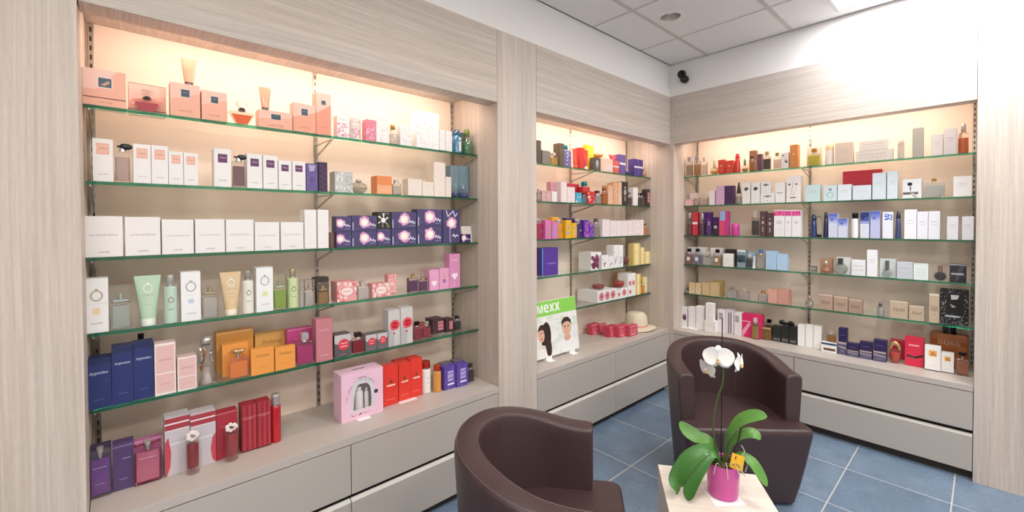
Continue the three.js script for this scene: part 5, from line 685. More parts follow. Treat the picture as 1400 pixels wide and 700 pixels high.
    ["box",1.054,0.0,0.01,0.0542,0.1101,0.04,["#f2b82c"],"dotb",0,"shorter yellow carton with blue drops"],
    ["box",1.0085,0.0,0.0843,0.1019,0.1486,0.04,["#3c2a6a"],"edge",0,"indigo carton at the back"],
    ["pump",0.9819,0.0,0.01,0.0731,0.1371,0.0731,["#34206c","#d0c8cc"],"n4",0,"indigo bottle with yellow numeral four"],
    ["box",0.91,0.0,0.01,0.062,0.1318,0.04,["#6c3cb0"],"flame",0,"purple carton with pink flames"],
    ["box",0.8495,0.0,0.01,0.05,0.1152,0.04,["#6c3cb0"],"flame",0,"shorter purple carton with pink flames"],
    ["flat",0.7733,0.0,0.01,0.0656,0.1457,0.0328,["#c8c4c0","#c0bab4","#8a8680"],0,0,"silver flacon beside white carton row"],
    ["box",0.6629,0.0,0.01,0.0979,0.1381,0.12,["#f5e8e8"],"row",0,"white-pink carton in a long row, first of six rightwards"],
    ["box",0.5632,0.0,0.01,0.0916,0.1266,0.08,["#f5e8e8"],"row",0,"white-pink carton in a long row, second of six rightwards"],
    ["box",0.4796,0.0,0.01,0.0714,0.1267,0.08,["#f5e8e8"],"row",0,"white-pink carton in a long row, third of six rightwards"],
    ["box",0.3995,0.0,0.01,0.0845,0.1267,0.08,["#f5e8e8"],"row",0,"white-pink carton in a long row, fourth of six rightwards"],
    ["box",0.3194,0.0,0.01,0.0692,0.1268,0.08,["#f5e8e8"],"row",0,"white-pink carton in a long row, fifth of six rightwards"],
    ["box",0.1926,0.0,0.01,0.1775,0.1351,0.08,["#f5e8e8"],"row",0,"white-pink carton in a long row, sixth of six rightwards"],
    ["flat",0.063,0.0,0.01,0.0575,0.1011,0.0288,["#e0a068","#d08040","#b07848"],0,0,"tiny orange flacon at shelf end"],
  ] },
  C4: { wall: 'L', y: 1.094, front: -0.18, shelf: 'fourth shelf', niche: 'middle niche', list: [
    ["box",1.2839,0.0,0.0392,0.1662,0.1923,0.08,["#5c3ca0"],"cyan",0,"big purple box with cyan edge"],
    ["box",0.7519,0.0,0.0396,0.1322,0.1357,0.12,["#f2f0ee"],"orchid",0,"white box with plum orchid print"],
    ["box",0.6764,0.0,0.01,0.0887,0.1103,0.0286,["#f5f3f2"],"sprig",0,"small white carton with dark sprig, first of two rightwards"],
    ["box",0.5959,0.0,0.01,0.0664,0.096,0.05,["#f5f3f2"],"sprig",0,"small white carton with dark sprig, second of two rightwards"],
    ["box",0.526,0.0,0.01,0.0651,0.1835,0.07,["#f5f3f2"],"sprig",0,"tall white carton with dark sprig, first of two rightwards"],
    ["box",0.4564,0.0,0.01,0.0679,0.1809,0.06,["#f5f3f2"],"sprig",0,"tall white carton with dark sprig, second of two rightwards"],
    ["apple",0.3425,0.0,0.01,0.1384,0.1174,0.1384,["#98202c","#780c18","#c8b8a8"],0,0,"dark red berry-shaped flacon"],
    ["box",0.2154,0.0,0.01,0.1044,0.1871,0.05,["#f0d080"],"pale",0,"tall yellow carton"],
    ["box",0.1243,0.0,0.01,0.0659,0.1479,0.05,["#f0d080"],"pale",0,"middle yellow carton"],
    ["box",0.039,0.0,0.01,0.0926,0.1092,0.05,["#f0d890"],"pale",0,"short yellow carton"],
  ] },
  C5: { wall: 'L', y: 0.835, front: -0.18, shelf: 'lowest glass shelf', niche: 'middle niche', list: [
    ["apple",0.6621,0.0918,0.03,0.1127,0.0593,0.1127,["#c02828","#980c10","#d8c8b8"],0,0,"red apple flacon on long white box"],
    ["box",0.6468,0.0,0.0093,0.2566,0.0906,0.2,["#efedeb"],"apples3",0,"long white box with three red apple prints"],
    ["box",0.4829,0.0,0.01,0.0568,0.0636,0.05,["#f5f3f2"],"apple1",0,"tiny white carton with red dot"],
    ["apple",0.4099,0.0811,0.011,0.114,0.0858,0.114,["#d0382c","#b01814","#d8c8b8"],0,0,"red apple flacon on white carton"],
    ["box",0.4074,0.0,0.01,0.0898,0.0799,0.06,["#f5f3f2"],"apple1",0,"white carton with one red apple print"],
    ["box",0.2926,0.0,0.01,0.1193,0.1931,0.1,["#f5f3f2"],"apples2",0,"tall white carton with two red apples"],
    ["box",0.1919,0.0,0.13,0.1854,0.1878,0.04,["#d8b060"],"edge",0,"gold carton at the back"],
    ["box",0.1891,0.0,0.01,0.0762,0.1781,0.05,["#f0d078"],"pale",0,"tall yellow carton behind yellow flacon"],
    ["flat",0.1101,0.0,0.01,0.0699,0.1066,0.0393,["#f0c050","#e0a020","#e0d0a0"],0,0,"small amber yellow flacon"],
    ["box",0.02,0.0,0.04,0.1091,0.1356,0.04,["#f2d684"],"pale",0,"shorter yellow carton behind yellow flacon"],
  ] },
  C6: { wall: 'L', y: 0.54, front: 0, shelf: 'worktop', niche: 'middle niche', list: [
    ["box",0.6174,0.0,0.3262,0.1042,0.085,0.05,["#c8485c"],"rosebox",0,"rose red carton with gift print, rear row, first of two rightwards"],
    ["box",0.5659,0.0,0.183,0.1174,0.0833,0.06,["#cc4860"],"rosebox",0,"rose red carton with gift print, front row, first of three rightwards"],
    ["box",0.5529,0.0,0.298,0.0917,0.0794,0.0272,["#c8485c"],"rosebox",0,"rose red carton with gift print, rear row, second of two rightwards"],
    ["box",0.5086,0.0,0.1294,0.1362,0.0863,0.0526,["#cc4860"],"rosebox",0,"rose red carton with gift print, front row, second of three rightwards"],
    ["box",0.4303,0.0,0.087,0.1214,0.0838,0.0415,["#cc4860"],"rosebox",0,"rose red carton with gift print, front row, third of three rightwards"],
  ] },
  R1: { wall: 'R', y: 1.864, front: -0.18, shelf: 'top shelf', niche: 'niche beyond orchid', list: [
    ["flat",0.0764,0.0,0.01,0.0626,0.1703,0.0313,["#d8ccc0","#ccb49c","#a8a4b0"],0,0,"clear flacon with grey cap"],
    ["flat",0.1446,0.0,0.01,0.0609,0.1687,0.0305,["#d8ccc0","#c89c68","#a8a4b0"],0,0,"amber-based flacon with grey cap"],
    ["flat",0.2064,0.0,0.01,0.0501,0.1552,0.025,["#ecdcc8","#e8d4b8","#d8ccc0"],0,0,"pale cream flacon"],
    ["ball",0.2834,0.0,0.01,0.0667,0.134,0.0667,["#f0dca8","#e8d090","#e0d0a8"],0,0,"round pale yellow flacon"],
    ["box",0.3531,0.0,0.01,0.0537,0.1164,0.04,["#d8483c"],"smalldot",0,"red carton, first of two rightwards"],
    ["box",0.4162,0.0,0.01,0.0574,0.1028,0.04,["#d8483c"],"smalldot",0,"red carton, second of two rightwards"],
    ["spray",0.4716,0.0,0.01,0.0477,0.157,0.0477,["#c83030","#c02828"],0,0,"red bottle with bow-shaped cap"],
    ["ball",0.5261,0.0,0.01,0.0558,0.1086,0.0558,["#c8b070","#b09040","#88a078"],0,0,"olive gold round flacon"],
    ["box",0.5793,0.0,0.05,0.0494,0.1687,0.04,["#8a5c44"],"silverfig",0,"brown carton behind amber flacon"],
    ["flat",0.5865,0.0,0.01,0.0454,0.1227,0.0227,["#d8a860","#b87828","#5c4438"],0,0,"amber flacon before brown carton"],
    ["box",0.6407,0.0,0.01,0.0313,0.13,0.05,["#6c4a5c"],"edge",0,"plum narrow carton"],
    ["flat",0.6909,0.0,0.01,0.0587,0.1442,0.0294,["#6c5c48","#4c3c2c","#c8b088"],0,0,"dark angular flacon"],
    ["flat",0.7625,0.0,0.01,0.0494,0.1258,0.0247,["#f0d4c4","#f0c8b4","#b89878"],0,0,"blush flacon with gold cap"],
    ["box",0.815,0.0,0.01,0.0507,0.1193,0.05,["#ece8e6"],"silverfig2",0,"white carton with dark emblem"],
    ["box",0.8733,0.0,0.01,0.0517,0.17,0.06,["#d08c50"],"smalldot",0,"tall caramel carton"],
    ["box",0.9905,0.0,0.05,0.0873,0.1427,0.04,["#e8dcc8"],"faint",0,"white-gold carton behind lime flacon"],
    ["flat",0.9985,0.0,0.01,0.0798,0.1265,0.03,["#e8dc90","#ccc040","#c88838"],0,0,"lime yellow flacon with amber stopper"],
    ["canister",1.0876,0.0,0.01,0.051,0.1561,0.051,["#f2ece4","#e4c89c"],0,0,"white cylinder with gold side"],
    ["box",1.1723,0.0,0.01,0.1018,0.1441,0.05,["#e8d4c4"],"text2",0,"beige square carton with small text"],
    ["box",1.3303,0.074,0.011,0.1485,0.0621,0.05,["#f2eae2"],"text1",0,"lying white box, upper of two"],
    ["box",1.3328,0.0,0.01,0.1877,0.0728,0.06,["#f0e8e0"],"text1",0,"lying white box, lower of two"],
    ["canister",1.4663,0.0,0.01,0.0333,0.1214,0.0333,["#d8ccc0","#c8b8a8"],0,0,"slim silver cylinder bottle"],
    ["box",1.5458,0.0,0.01,0.0503,0.183,0.05,["#b8b4a8"],"ribs",0,"tall ribbed silver carton"],
    ["box",1.6325,0.0,0.01,0.0512,0.1284,0.05,["#f5f0ee"],"text2",0,"white carton beside taller white carton"],
    ["box",1.6898,0.0,0.01,0.0542,0.156,0.05,["#f5f0f2"],"text2",0,"taller white carton by orange bottle"],
    ["cyl",1.7432,0.0,0.01,0.0435,0.178,0.0435,["#f0c8a8","#f0a070","#c8c4c0"],0,0,"orange cylinder flacon with silver cap"],
  ] },
  R2: { wall: 'R', y: 1.608, front: -0.18, shelf: 'second shelf', niche: 'niche beyond orchid', list: [
    ["box",0.0786,0.0,0.01,0.0725,0.0564,0.04,["#ecb8b0"],"faint",0,"low blush carton"],
    ["box",0.0915,0.0,0.06,0.0593,0.1132,0.04,["#f4e4e0"],"faint",0,"white-blush carton at the back"],
    ["flat",0.1423,0.0,0.01,0.0418,0.0892,0.0209,["#f0dcd8","#f0ccc4","#e8e0dc"],0,0,"small blush flacon"],
    ["flat",0.2055,0.0,0.01,0.0721,0.0985,0.036,["#f0dcd8","#f0ccc4","#e8e0dc"],0,0,"wide blush flacon"],
    ["box",0.2767,0.0,0.01,0.0457,0.1194,0.05,["#f2e8e6"],"faint",0,"white narrow carton"],
    ["box",0.3442,0.0,0.01,0.0652,0.1581,0.06,["#dcb0d4"],"edge",0,"lilac carton"],
    ["box",0.4157,0.0,0.01,0.0604,0.1533,0.06,["#4c2c58"],"edge",0,"dark purple carton"],
    ["cone",0.481,0.0,0.01,0.0588,0.1844,0.0588,["#d8ccc4","#c8b8ac","#2a2624"],0,0,"pyramid flacon with black top"],
    ["box",0.5458,0.0,0.01,0.0599,0.1679,0.06,["#f6f4f2"],"lips",0,"white carton with black diamond mark, first of two rightwards"],
    ["box",0.6142,0.0,0.01,0.0608,0.1658,0.06,["#f6f4f2"],"lips",0,"white carton with black diamond mark, second of two rightwards"],
    ["box",0.6866,0.0761,0.011,0.0691,0.0929,0.05,["#f6f4f2"],"lips",0,"white carton stacked on low wide carton"],
    ["box",0.6994,0.0,0.01,0.0993,0.0749,0.06,["#f6f4f2"],"lips",0,"low wide white carton with black diamond"],
    ["box",0.7859,0.0,0.01,0.0637,0.1534,0.06,["#f6f4f2"],"line",0,"white carton with thin black line"],
    ["box",0.8721,0.0,0.01,0.0895,0.1959,0.07,["#f6f2ee"],"face",0,"tall white carton with drawn face"],
    ["box",0.9922,0.0,0.01,0.0913,0.1214,0.05,["#d0e8e8"],"text2",0,"pale aqua carton"],
    ["box",1.0975,0.0,0.01,0.0762,0.1101,0.05,["#d8eaee"],"flask2",0,"aqua carton with flacon print"],
    ["box",1.1778,0.0,0.01,0.0761,0.1102,0.05,["#e4eef2"],"text2",0,"white-aqua carton with small text"],
    ["box",1.2484,0.0,0.16,0.2139,0.2132,0.05,["#b82c40"],0,0,"wide red box at the back"],
    ["box",1.2721,0.0,0.01,0.0974,0.0982,0.05,["#dce9f0"],"text2",0,"wide pale blue carton"],
    ["box",1.362,0.0,0.01,0.0682,0.174,0.05,["#dce9f0"],"text2",0,"tall pale blue carton, first of two rightwards"],
    ["box",1.4278,0.0,0.01,0.0512,0.18,0.05,["#dce9f0"],"text2",0,"tall pale blue carton, second of two rightwards"],
    ["box",1.5222,0.0,0.01,0.0885,0.1205,0.05,["#e8ecee"],"bow",0,"white carton with black bow print"],
    ["flat",1.6198,0.0,0.01,0.0935,0.1241,0.04,["#dfe8e6","#dce8e4","#c89850"],0,"flower","broad clear flacon with gold flower stopper"],
    ["box",1.7425,0.0,0.01,0.0773,0.1206,0.06,["#fafaf9"],"text2",0,"white square carton at shelf end"],
  ] },
  R3: { wall: 'R', y: 1.35, front: -0.18, shelf: 'third shelf', niche: 'niche beyond orchid', list: [
    ["cyl",0.0781,0.0,0.01,0.0554,0.1987,0.0554,["#982434","#781424","#d8c8c8"],0,0,"dark red cylinder flacon"],
    ["box",0.1317,0.0,0.01,0.0452,0.1976,0.05,["#c83040"],"band",0,"bright red carton with white band"],
    ["cyl",0.1857,0.0,0.01,0.05,0.1914,0.05,["#6c2c5c","#501848","#c8c0c8"],0,0,"plum cylinder flacon"],
    ["box",0.2116,0.0,0.07,0.0724,0.2005,0.04,["#5c2c80"],"edge",0,"violet carton at the back"],
    ["flat",0.2485,0.0,0.01,0.0432,0.1216,0.0216,["#8458a8","#6c3c98","#b8a0c8"],0,0,"violet square flacon"],
    ["box",0.2816,0.0,0.07,0.049,0.1552,0.04,["#4a2470"],"edge",0,"dark violet carton at the back"],
    ["flat",0.3019,0.0,0.01,0.0513,0.0825,0.0257,["#2c2030","#1c1020","#c8c8c8"],0,0,"low black flacon with silver top"],
    ["box",0.3717,0.0,0.01,0.0704,0.2022,0.05,["#c83c88"],"bluetop",0,"magenta carton with sky blue top"],
    ["canister",0.4553,0.0,0.01,0.0623,0.106,0.0623,["#cc3c90","#d050a0"],0,0,"short magenta canister with silver side"],
    ["flat",0.6115,0.0,0.01,0.053,0.2023,0.0265,["#4c3838","#382424","#d8d0d0"],0,0,"dark smoky flacon with white tassel"],
    ["box",0.6681,0.0,0.01,0.0434,0.1953,0.05,["#5c4444"],"silverfig",0,"smoky brown carton, first of two rightwards"],
    ["box",0.7176,0.0,0.01,0.0455,0.1806,0.05,["#5c4444"],"silverfig",0,"smoky brown carton, second of two rightwards"],
    ["box",0.781,0.0,0.01,0.0713,0.201,0.06,["#f6f4f4"],"pinktop",0,"white carton with pink top band, first of three rightwards"],
    ["box",0.8406,0.0,0.01,0.0431,0.1995,0.06,["#f6f4f4"],"pinktop",0,"white carton with pink top band, second of three rightwards"],
    ["box",0.8926,0.0,0.01,0.0561,0.1981,0.06,["#f6f4f4"],"pinktop",0,"white carton with pink top band, third of three rightwards"],
    ["spray",0.9972,0.0,0.01,0.044,0.1665,0.044,["#28386c","#1c2850"],0,0,"navy ribbed spray bottle"],
    ["ring",1.0218,0.0,0.0552,0.0531,0.1612,0.0265,["#1c1a1c"],0,0,"black ring stand behind navy bottle"],
    ["spray",1.0707,0.0,0.01,0.0322,0.1807,0.0322,["#20244c","#14183c"],0,0,"dark navy slim flacon"],
    ["box",1.1154,0.0,0.01,0.0521,0.1694,0.05,["#d8dcf0"],"bluef",0,"white carton with blue upper band"],
    ["box",1.1701,0.0,0.01,0.0532,0.1329,0.05,["#d8dcf0"],"bluef",0,"shorter white carton with blue upper band"],
    ["pump",1.2346,0.0,0.01,0.0396,0.1701,0.0396,["#f4f4f6","#20202c"],0,"cyl","white square bottle with black cap"],
    ["box",1.2893,0.0,0.01,0.0462,0.1759,0.05,["#e0e4f4"],"bluef2",0,"white carton with dark blue upper band"],
    ["box",1.3434,0.0,0.01,0.0506,0.1795,0.05,["#c4c8ec"],"bluef",0,"lavender carton with blue upper band"],
    ["box",1.407,0.0,0.01,0.0515,0.1733,0.05,["#eef0fa"],"blueleaf",0,"white carton with blue leaf print"],
    ["spray",1.4572,0.0,0.01,0.0318,0.1769,0.0318,["#3c4878","#181c34"],0,0,"navy hourglass flacon with dark cap"],
    ["box",1.5161,0.0,0.01,0.0581,0.1862,0.06,["#f4f5fa"],"text2",0,"tall white carton with faint text, tallest"],
    ["box",1.5719,0.0,0.01,0.0494,0.1719,0.06,["#eef0f8"],"text2",0,"tall white carton with faint text, first of two rightwards"],
    ["box",1.624,0.0,0.01,0.0516,0.173,0.06,["#eef0f8"],"text2",0,"tall white carton with faint text, second of two rightwards"],
    ["box",1.7035,0.0,0.01,0.0481,0.1403,0.06,["#f2f3f9"],"text2",0,"short white carton with faint text, first of two rightwards"],
    ["box",1.7665,0.0,0.01,0.0476,0.1394,0.06,["#f2f3f9"],"text2",0,"short white carton with faint text, second of two rightwards"],
  ] },
  R4: { wall: 'R', y: 1.094, front: -0.18, shelf: 'fourth shelf', niche: 'niche beyond orchid', list: [
    ["flat",0.0768,0.0,0.01,0.0595,0.1364,0.0297,["#b48888","#a06868","#1c1a1a"],"wlab",0,"wine flacon with white label, black cap"],
    ["box",0.0782,0.0,0.07,0.0797,0.1469,0.05,["#f0eeec"],0,0,"white carton behind black-capped flacons, first of two rightwards"],
    ["flat",0.1507,0.0,0.01,0.0623,0.1394,0.0311,["#9494ac","#7c7ca0","#1c1a1a"],"wlab",0,"slate flacon with white label, black cap"],
    ["box",0.1631,0.0,0.07,0.0771,0.1502,0.05,["#f0eeec"],0,0,"white carton behind black-capped flacons, second of two rightwards"],
    ["flat",0.2321,0.0,0.01,0.0715,0.1177,0.0357,["#f0ece6","#f2eee8","#e0dcd6"],0,0,"white frosted flacon"],
    ["box",0.2912,0.0,0.07,0.1038,0.1488,0.05,["#f0eeec"],0,0,"white carton behind amber flacon"],
    ["flat",0.3193,0.0,0.01,0.06,0.1401,0.03,["#e0d0b8","#d0b890","#1c1a1a"],"wlab",0,"amber clear flacon with black cap"],
    ["box",0.4075,0.0,0.01,0.0752,0.1076,0.04,["#f2f0ee"],"text2",0,"white carton before black carton"],
    ["box",0.4086,0.0,0.06,0.0872,0.1417,0.05,["#2c2624"],0,0,"black carton behind white carton"],
    ["box",0.511,0.0,0.01,0.0637,0.1446,0.05,["#8a9ca4"],"pic",0,"teal-grey picture carton"],
    ["box",0.5684,0.0,0.07,0.0599,0.1243,0.04,["#b0d0e8"],0,0,"sky blue carton at the back"],
    ["flat",0.5699,0.0,0.01,0.0486,0.1156,0.0243,["#787878","#484848","#e8e8e8"],0,0,"black-white flacon"],
    ["card",0.6048,0.0,0.01,0.016,0.1,0.01,["#f0f0f0"],0,0,"white card leaning at silver flacon"],
    ["flat",0.652,0.0,0.01,0.0678,0.1541,0.0339,["#d0d4cc","#c8ccc0","#6a94cc"],0,0,"silver square flacon with blue cap"],
    ["box",0.7276,0.0,0.01,0.0731,0.1431,0.05,["#a8ccec"],"ribs",0,"sky blue carton, taller"],
    ["box",0.8008,0.0,0.01,0.0683,0.1243,0.05,["#b0d0ee"],"ribs",0,"sky blue carton, shorter"],
    ["box",0.9823,0.0,0.1,0.03,0.0393,0.03,["#8c867e"],"band",0,"tiny grey carton by upright"],
    ["box",1.0638,0.0,0.0714,0.0717,0.1012,0.04,["#c49878"],"edge",0,"copper carton behind silver-stopper flacon"],
    ["ball",1.0711,0.0,0.01,0.0602,0.0884,0.0602,["#d8a888","#c08860","#e0dcd8"],0,0,"copper round flacon with silver stopper"],
    ["disc",1.1567,0.0,0.01,0.0771,0.112,0.0385,["#d8dcd4","#d0d4c8","#4c504c"],0,0,"clear disc flacon with charcoal cap"],
    ["box",1.1696,0.0,0.05,0.0805,0.1187,0.04,["#f4f4f2"],0,0,"white carton behind clear disc flacon"],
    ["box",1.2578,0.0,0.01,0.0745,0.1064,0.05,["#f0f0f4"],"text1",0,"white square carton"],
    ["box",1.3293,0.0,0.01,0.0529,0.1776,0.05,["#f8f7fb"],"text2",0,"tallest white carton on its shelf"],
    ["disc",1.4053,0.0,0.01,0.0545,0.1115,0.0273,["#ccd8cc","#c0d0c0","#6c7470"],0,0,"green-tinted disc flacon with grey cap"],
    ["box",1.4058,0.0,0.05,0.0806,0.1211,0.04,["#e4ecea"],"faint",0,"white-green carton behind disc flacon"],
    ["box",1.4921,0.0,0.01,0.0763,0.1075,0.05,["#ccd2d8"],"text1",0,"silver-grey carton with fine text"],
    ["box",1.5665,0.0,0.01,0.0676,0.1008,0.05,["#eef4f4"],"aqua",0,"white carton with aqua stripes"],
    ["disc",1.6527,0.0,0.01,0.0616,0.0976,0.0308,["#1c1c1c","#101010","#8c7868"],0,0,"black disc flacon with brown cap"],
    ["box",1.7279,0.0,0.01,0.07,0.1085,0.05,["#2c2c30"],"blacktext",0,"black carton with silver lettering"],
  ] },
  R5: { wall: 'R', y: 0.835, front: -0.18, shelf: 'lowest glass shelf', niche: 'niche beyond orchid', list: [
    ["disc",0.061,0.0,0.01,0.0333,0.0447,0.018,["#d8ccbc","#c8b8a0","#6c6458"],0,0,"tiny clear round flacon"],
    ["box",0.1071,0.0,0.01,0.0523,0.0948,0.05,["#d8bc90"],"faint",0,"gold-cream carton, first of two rightwards"],
    ["box",0.1621,0.0,0.01,0.0512,0.1002,0.05,["#d8bc90"],"faint",0,"gold-cream carton, second of two rightwards"],
    ["box",0.2268,0.0,0.01,0.0655,0.1067,0.04,["#ccb07c"],"ribs",0,"champagne gold carton in front, first of two rightwards"],
    ["box",0.2975,0.0,0.01,0.0697,0.1138,0.04,["#ccb07c"],"ribs",0,"champagne gold carton in front, second of two rightwards"],
    ["box",0.2984,0.0,0.07,0.0914,0.1269,0.05,["#b8a068"],0,0,"olive gold carton at the back"],
    ["flat",0.4373,0.0,0.01,0.0801,0.094,0.04,["#d8d4cc","#d0ccc0","#a09c94"],0,0,"clear square flacon, wider"],
    ["flat",0.5286,0.0,0.01,0.0743,0.0955,0.0372,["#e4dcd8","#e0d4cc","#d8d0c8"],0,0,"clear square flacon, frosted"],
    ["flat",0.6689,0.0,0.01,0.0673,0.0879,0.0337,["#e4dcdc","#e0d4d4","#d88848"],0,0,"clear flacon with orange cap"],
    ["box",0.7391,0.0,0.01,0.0628,0.1082,0.06,["#dca08c"],"ribs",0,"salmon pink carton, first of two rightwards"],
    ["box",0.8095,0.0,0.01,0.073,0.1122,0.08,["#cc9080"],"ribs",0,"salmon pink carton, second of two rightwards"],
    ["ball",0.9725,0.0,0.01,0.0564,0.0849,0.0564,["#d8d0c8","#d0c8bc","#b8a898"],0,0,"clear globe flacon by upright"],
    ["box",1.0756,0.0,0.01,0.0833,0.108,0.05,["#b8a08c"],"mono",0,"taupe square carton with monogram, first of three rightwards"],
    ["box",1.1623,0.0,0.01,0.0799,0.1031,0.05,["#b8a08c"],"mono",0,"taupe square carton with monogram, second of three rightwards"],
    ["box",1.2429,0.0,0.01,0.0732,0.0931,0.05,["#b09684"],"mono",0,"taupe square carton with monogram, third of three rightwards"],
    ["cyl",1.3725,0.0,0.01,0.037,0.0903,0.037,["#d4d4d4","#c8c8cc","#807c7c"],0,0,"silver dotted cylinder flacon"],
    ["box",1.4632,0.0,0.0314,0.0865,0.1093,0.05,["#c8b49c"],"mono",0,"wide taupe carton with monogram"],
    ["box",1.5486,0.0,0.0297,0.0701,0.0901,0.05,["#c8b49c"],"mono",0,"low taupe carton with monogram"],
    ["box",1.6281,0.0,0.01,0.0445,0.1787,0.05,["#ccb8a0"],"mono",0,"tall taupe carton beside black display"],
    ["box",1.7121,0.0,0.0588,0.1223,0.21,0.05,["#1c1c1e"],"speck",0,"black speckled display carton with silver emblem"],
  ] },
  R6: { wall: 'R', y: 0.54, front: 0, shelf: 'worktop', niche: 'niche beyond orchid', list: [
    ["box",0.0544,0.0,0.1539,0.0573,0.1747,0.05,["#eceaee"],"purpic",0,"white carton with purple picture"],
    ["slip",0.113,0.0,0.1018,0.1361,0.006,0.0485,["#f2f0ee"],0,0,"white tray under first cartons"],
    ["box",0.1247,0.0,0.1513,0.0622,0.185,0.06,["#f0eeee"],"faint",0,"white carton with fine dark edge"],
    ["box",0.1955,0.0,0.1515,0.0693,0.2013,0.06,["#f2f0f0"],"faint",0,"white carton beside stacked pair"],
    ["box",0.2789,0.0967,0.1414,0.0608,0.1435,0.05,["#f6f5f4"],"faint",0,"slim white carton on low carton"],
    ["box",0.2851,0.0,0.1404,0.0926,0.0955,0.06,["#f4f3f2"],"faint",0,"low white carton carrying slim carton"],
    ["box",0.3623,0.0,0.1822,0.0606,0.1921,0.07,["#ece4ea"],"patch",0,"lilac-white carton with grey patch, first of two rightwards"],
    ["box",0.4256,0.0,0.1826,0.0604,0.1992,0.07,["#dcd0dc"],"stripes",0,"lilac-white carton with dark stripes"],
    ["box",0.4894,0.0,0.183,0.056,0.1876,0.07,["#ece4ea"],"patch",0,"lilac-white carton with grey patch, second of two rightwards"],
    ["box",0.5904,0.0,0.1936,0.1423,0.1869,0.07,["#dc2868"],"sash",0,"hot pink carton with pale sash"],
    ["flat",0.6236,0.0,0.1647,0.0527,0.1672,0.0264,["#c8a868","#a88840","#f0ece8"],0,0,"gold flacon with white square stopper"],
    ["flat",0.6622,0.0,0.36,0.0638,0.132,0.0319,["#2c2824","#1c1814","#1a1818"],0,0,"black flacon with wide flat cap"],
    ["box",0.6922,0.0,0.2069,0.0592,0.0974,0.04,["#6c5c34"],"bronze",0,"bronze carton with red edge"],
    ["box",0.7609,0.0,0.2192,0.055,0.1188,0.06,["#242624"],"ice",0,"black carton with silver lettering at foot, first of three rightwards"],
    ["box",0.8166,0.0,0.2191,0.0512,0.1285,0.06,["#242624"],"ice",0,"black carton with silver lettering at foot, second of three rightwards"],
    ["bow",0.8171,0.1336,0.2292,0.1081,0.0275,0.05,["#1c2020"],0,0,"black satin bow on black cartons"],
    ["box",0.8699,0.0,0.218,0.05,0.1324,0.06,["#242624"],"ice",0,"black carton with silver lettering at foot, third of three rightwards"],
    ["box",0.9229,0.0,0.2179,0.0464,0.1581,0.05,["#f5f5f4"],"plain",0,"white tall carton of a tight row, first of three rightwards"],
    ["box",0.9728,0.0,0.2159,0.0476,0.1643,0.05,["#f5f5f4"],"plain",0,"white tall carton of a tight row, second of three rightwards"],
    ["box",1.0224,0.0,0.2149,0.0465,0.165,0.05,["#f5f5f4"],"plain",0,"white tall carton of a tight row, third of three rightwards"],
    ["box",1.1001,0.0,0.1687,0.0889,0.0673,0.06,["#eeeef0"],"stand",0,"white stand with navy top"],
    ["flat",1.1056,0.0685,0.1981,0.0611,0.0772,0.0306,["#c09858","#a07838","#d8d4d0"],0,0,"bronze flacon with silver ball stopper"],
    ["box",1.1771,0.0,0.1763,0.047,0.183,0.05,["#2c2458"],"indigo",0,"tall indigo-silver carton"],
    ["box",1.2351,0.0,0.1665,0.0614,0.09,0.05,["#2c2458"],"indigo",0,"lowest indigo-silver carton"],
    ["box",1.3037,0.0,0.1704,0.0651,0.1131,0.05,["#2c2458"],"indigo",0,"middle indigo-silver carton"],
    ["box",1.3764,0.0,0.1677,0.0645,0.1399,0.06,["#2c2458"],"indigo",0,"widest indigo-silver carton"],
    ["box",1.4437,0.0,0.3434,0.0701,0.1235,0.04,["#d8304c"],"edge",0,"red carton behind oval flacon"],
    ["egg",1.4464,0.0,0.1906,0.0624,0.1429,0.0375,["#d86850","#c04030","#c8ac78"],0,0,"oval red flacon with gold arch stopper"],
    ["box",1.5389,0.0,0.2062,0.0882,0.1837,0.05,["#dc2c4c"],"redrib",0,"red carton with black ribbon print"],
    ["box",1.6249,0.0,0.1786,0.071,0.152,0.05,["#f8f7f6"],"osq",0,"taller white carton with orange square"],
    ["boss",1.6878,0.0,0.3268,0.1695,0.2121,0.09,["#cc7840","#b86430","#161414"],"boss",0,"giant brown display flacon with black cap"],
    ["box",1.6889,0.0,0.19,0.0547,0.1203,0.05,["#f8f7f6"],"osq",0,"shorter white carton with orange square"],
    ["flat",1.7513,0.0,0.1833,0.0572,0.1355,0.0286,["#c88c50","#a86428","#181616"],0,"wide","amber flacon with wide black stopper"],
  ] },
};
for (const S of Object.values(GOODS)) {
  const F = frame(S.wall);
  for (const [kind, s, base, off, w, h, d, c, p, v, look] of S.list) {
    const [name, category] = KIND[kind] || ['perfume_bottle', 'bottle'];
    const t = thing(name, `${look}, ${S.shelf}, ${S.niche}`, category, F.p(s, S.y + base + 0.0005, S.front - off), F.turn, `${category}s on the ${S.shelf} of the ${S.niche}`);
    BUILD[kind](t, { w, h, d, c, p, t: v });
  }
}
sheetMap.needsUpdate = true;

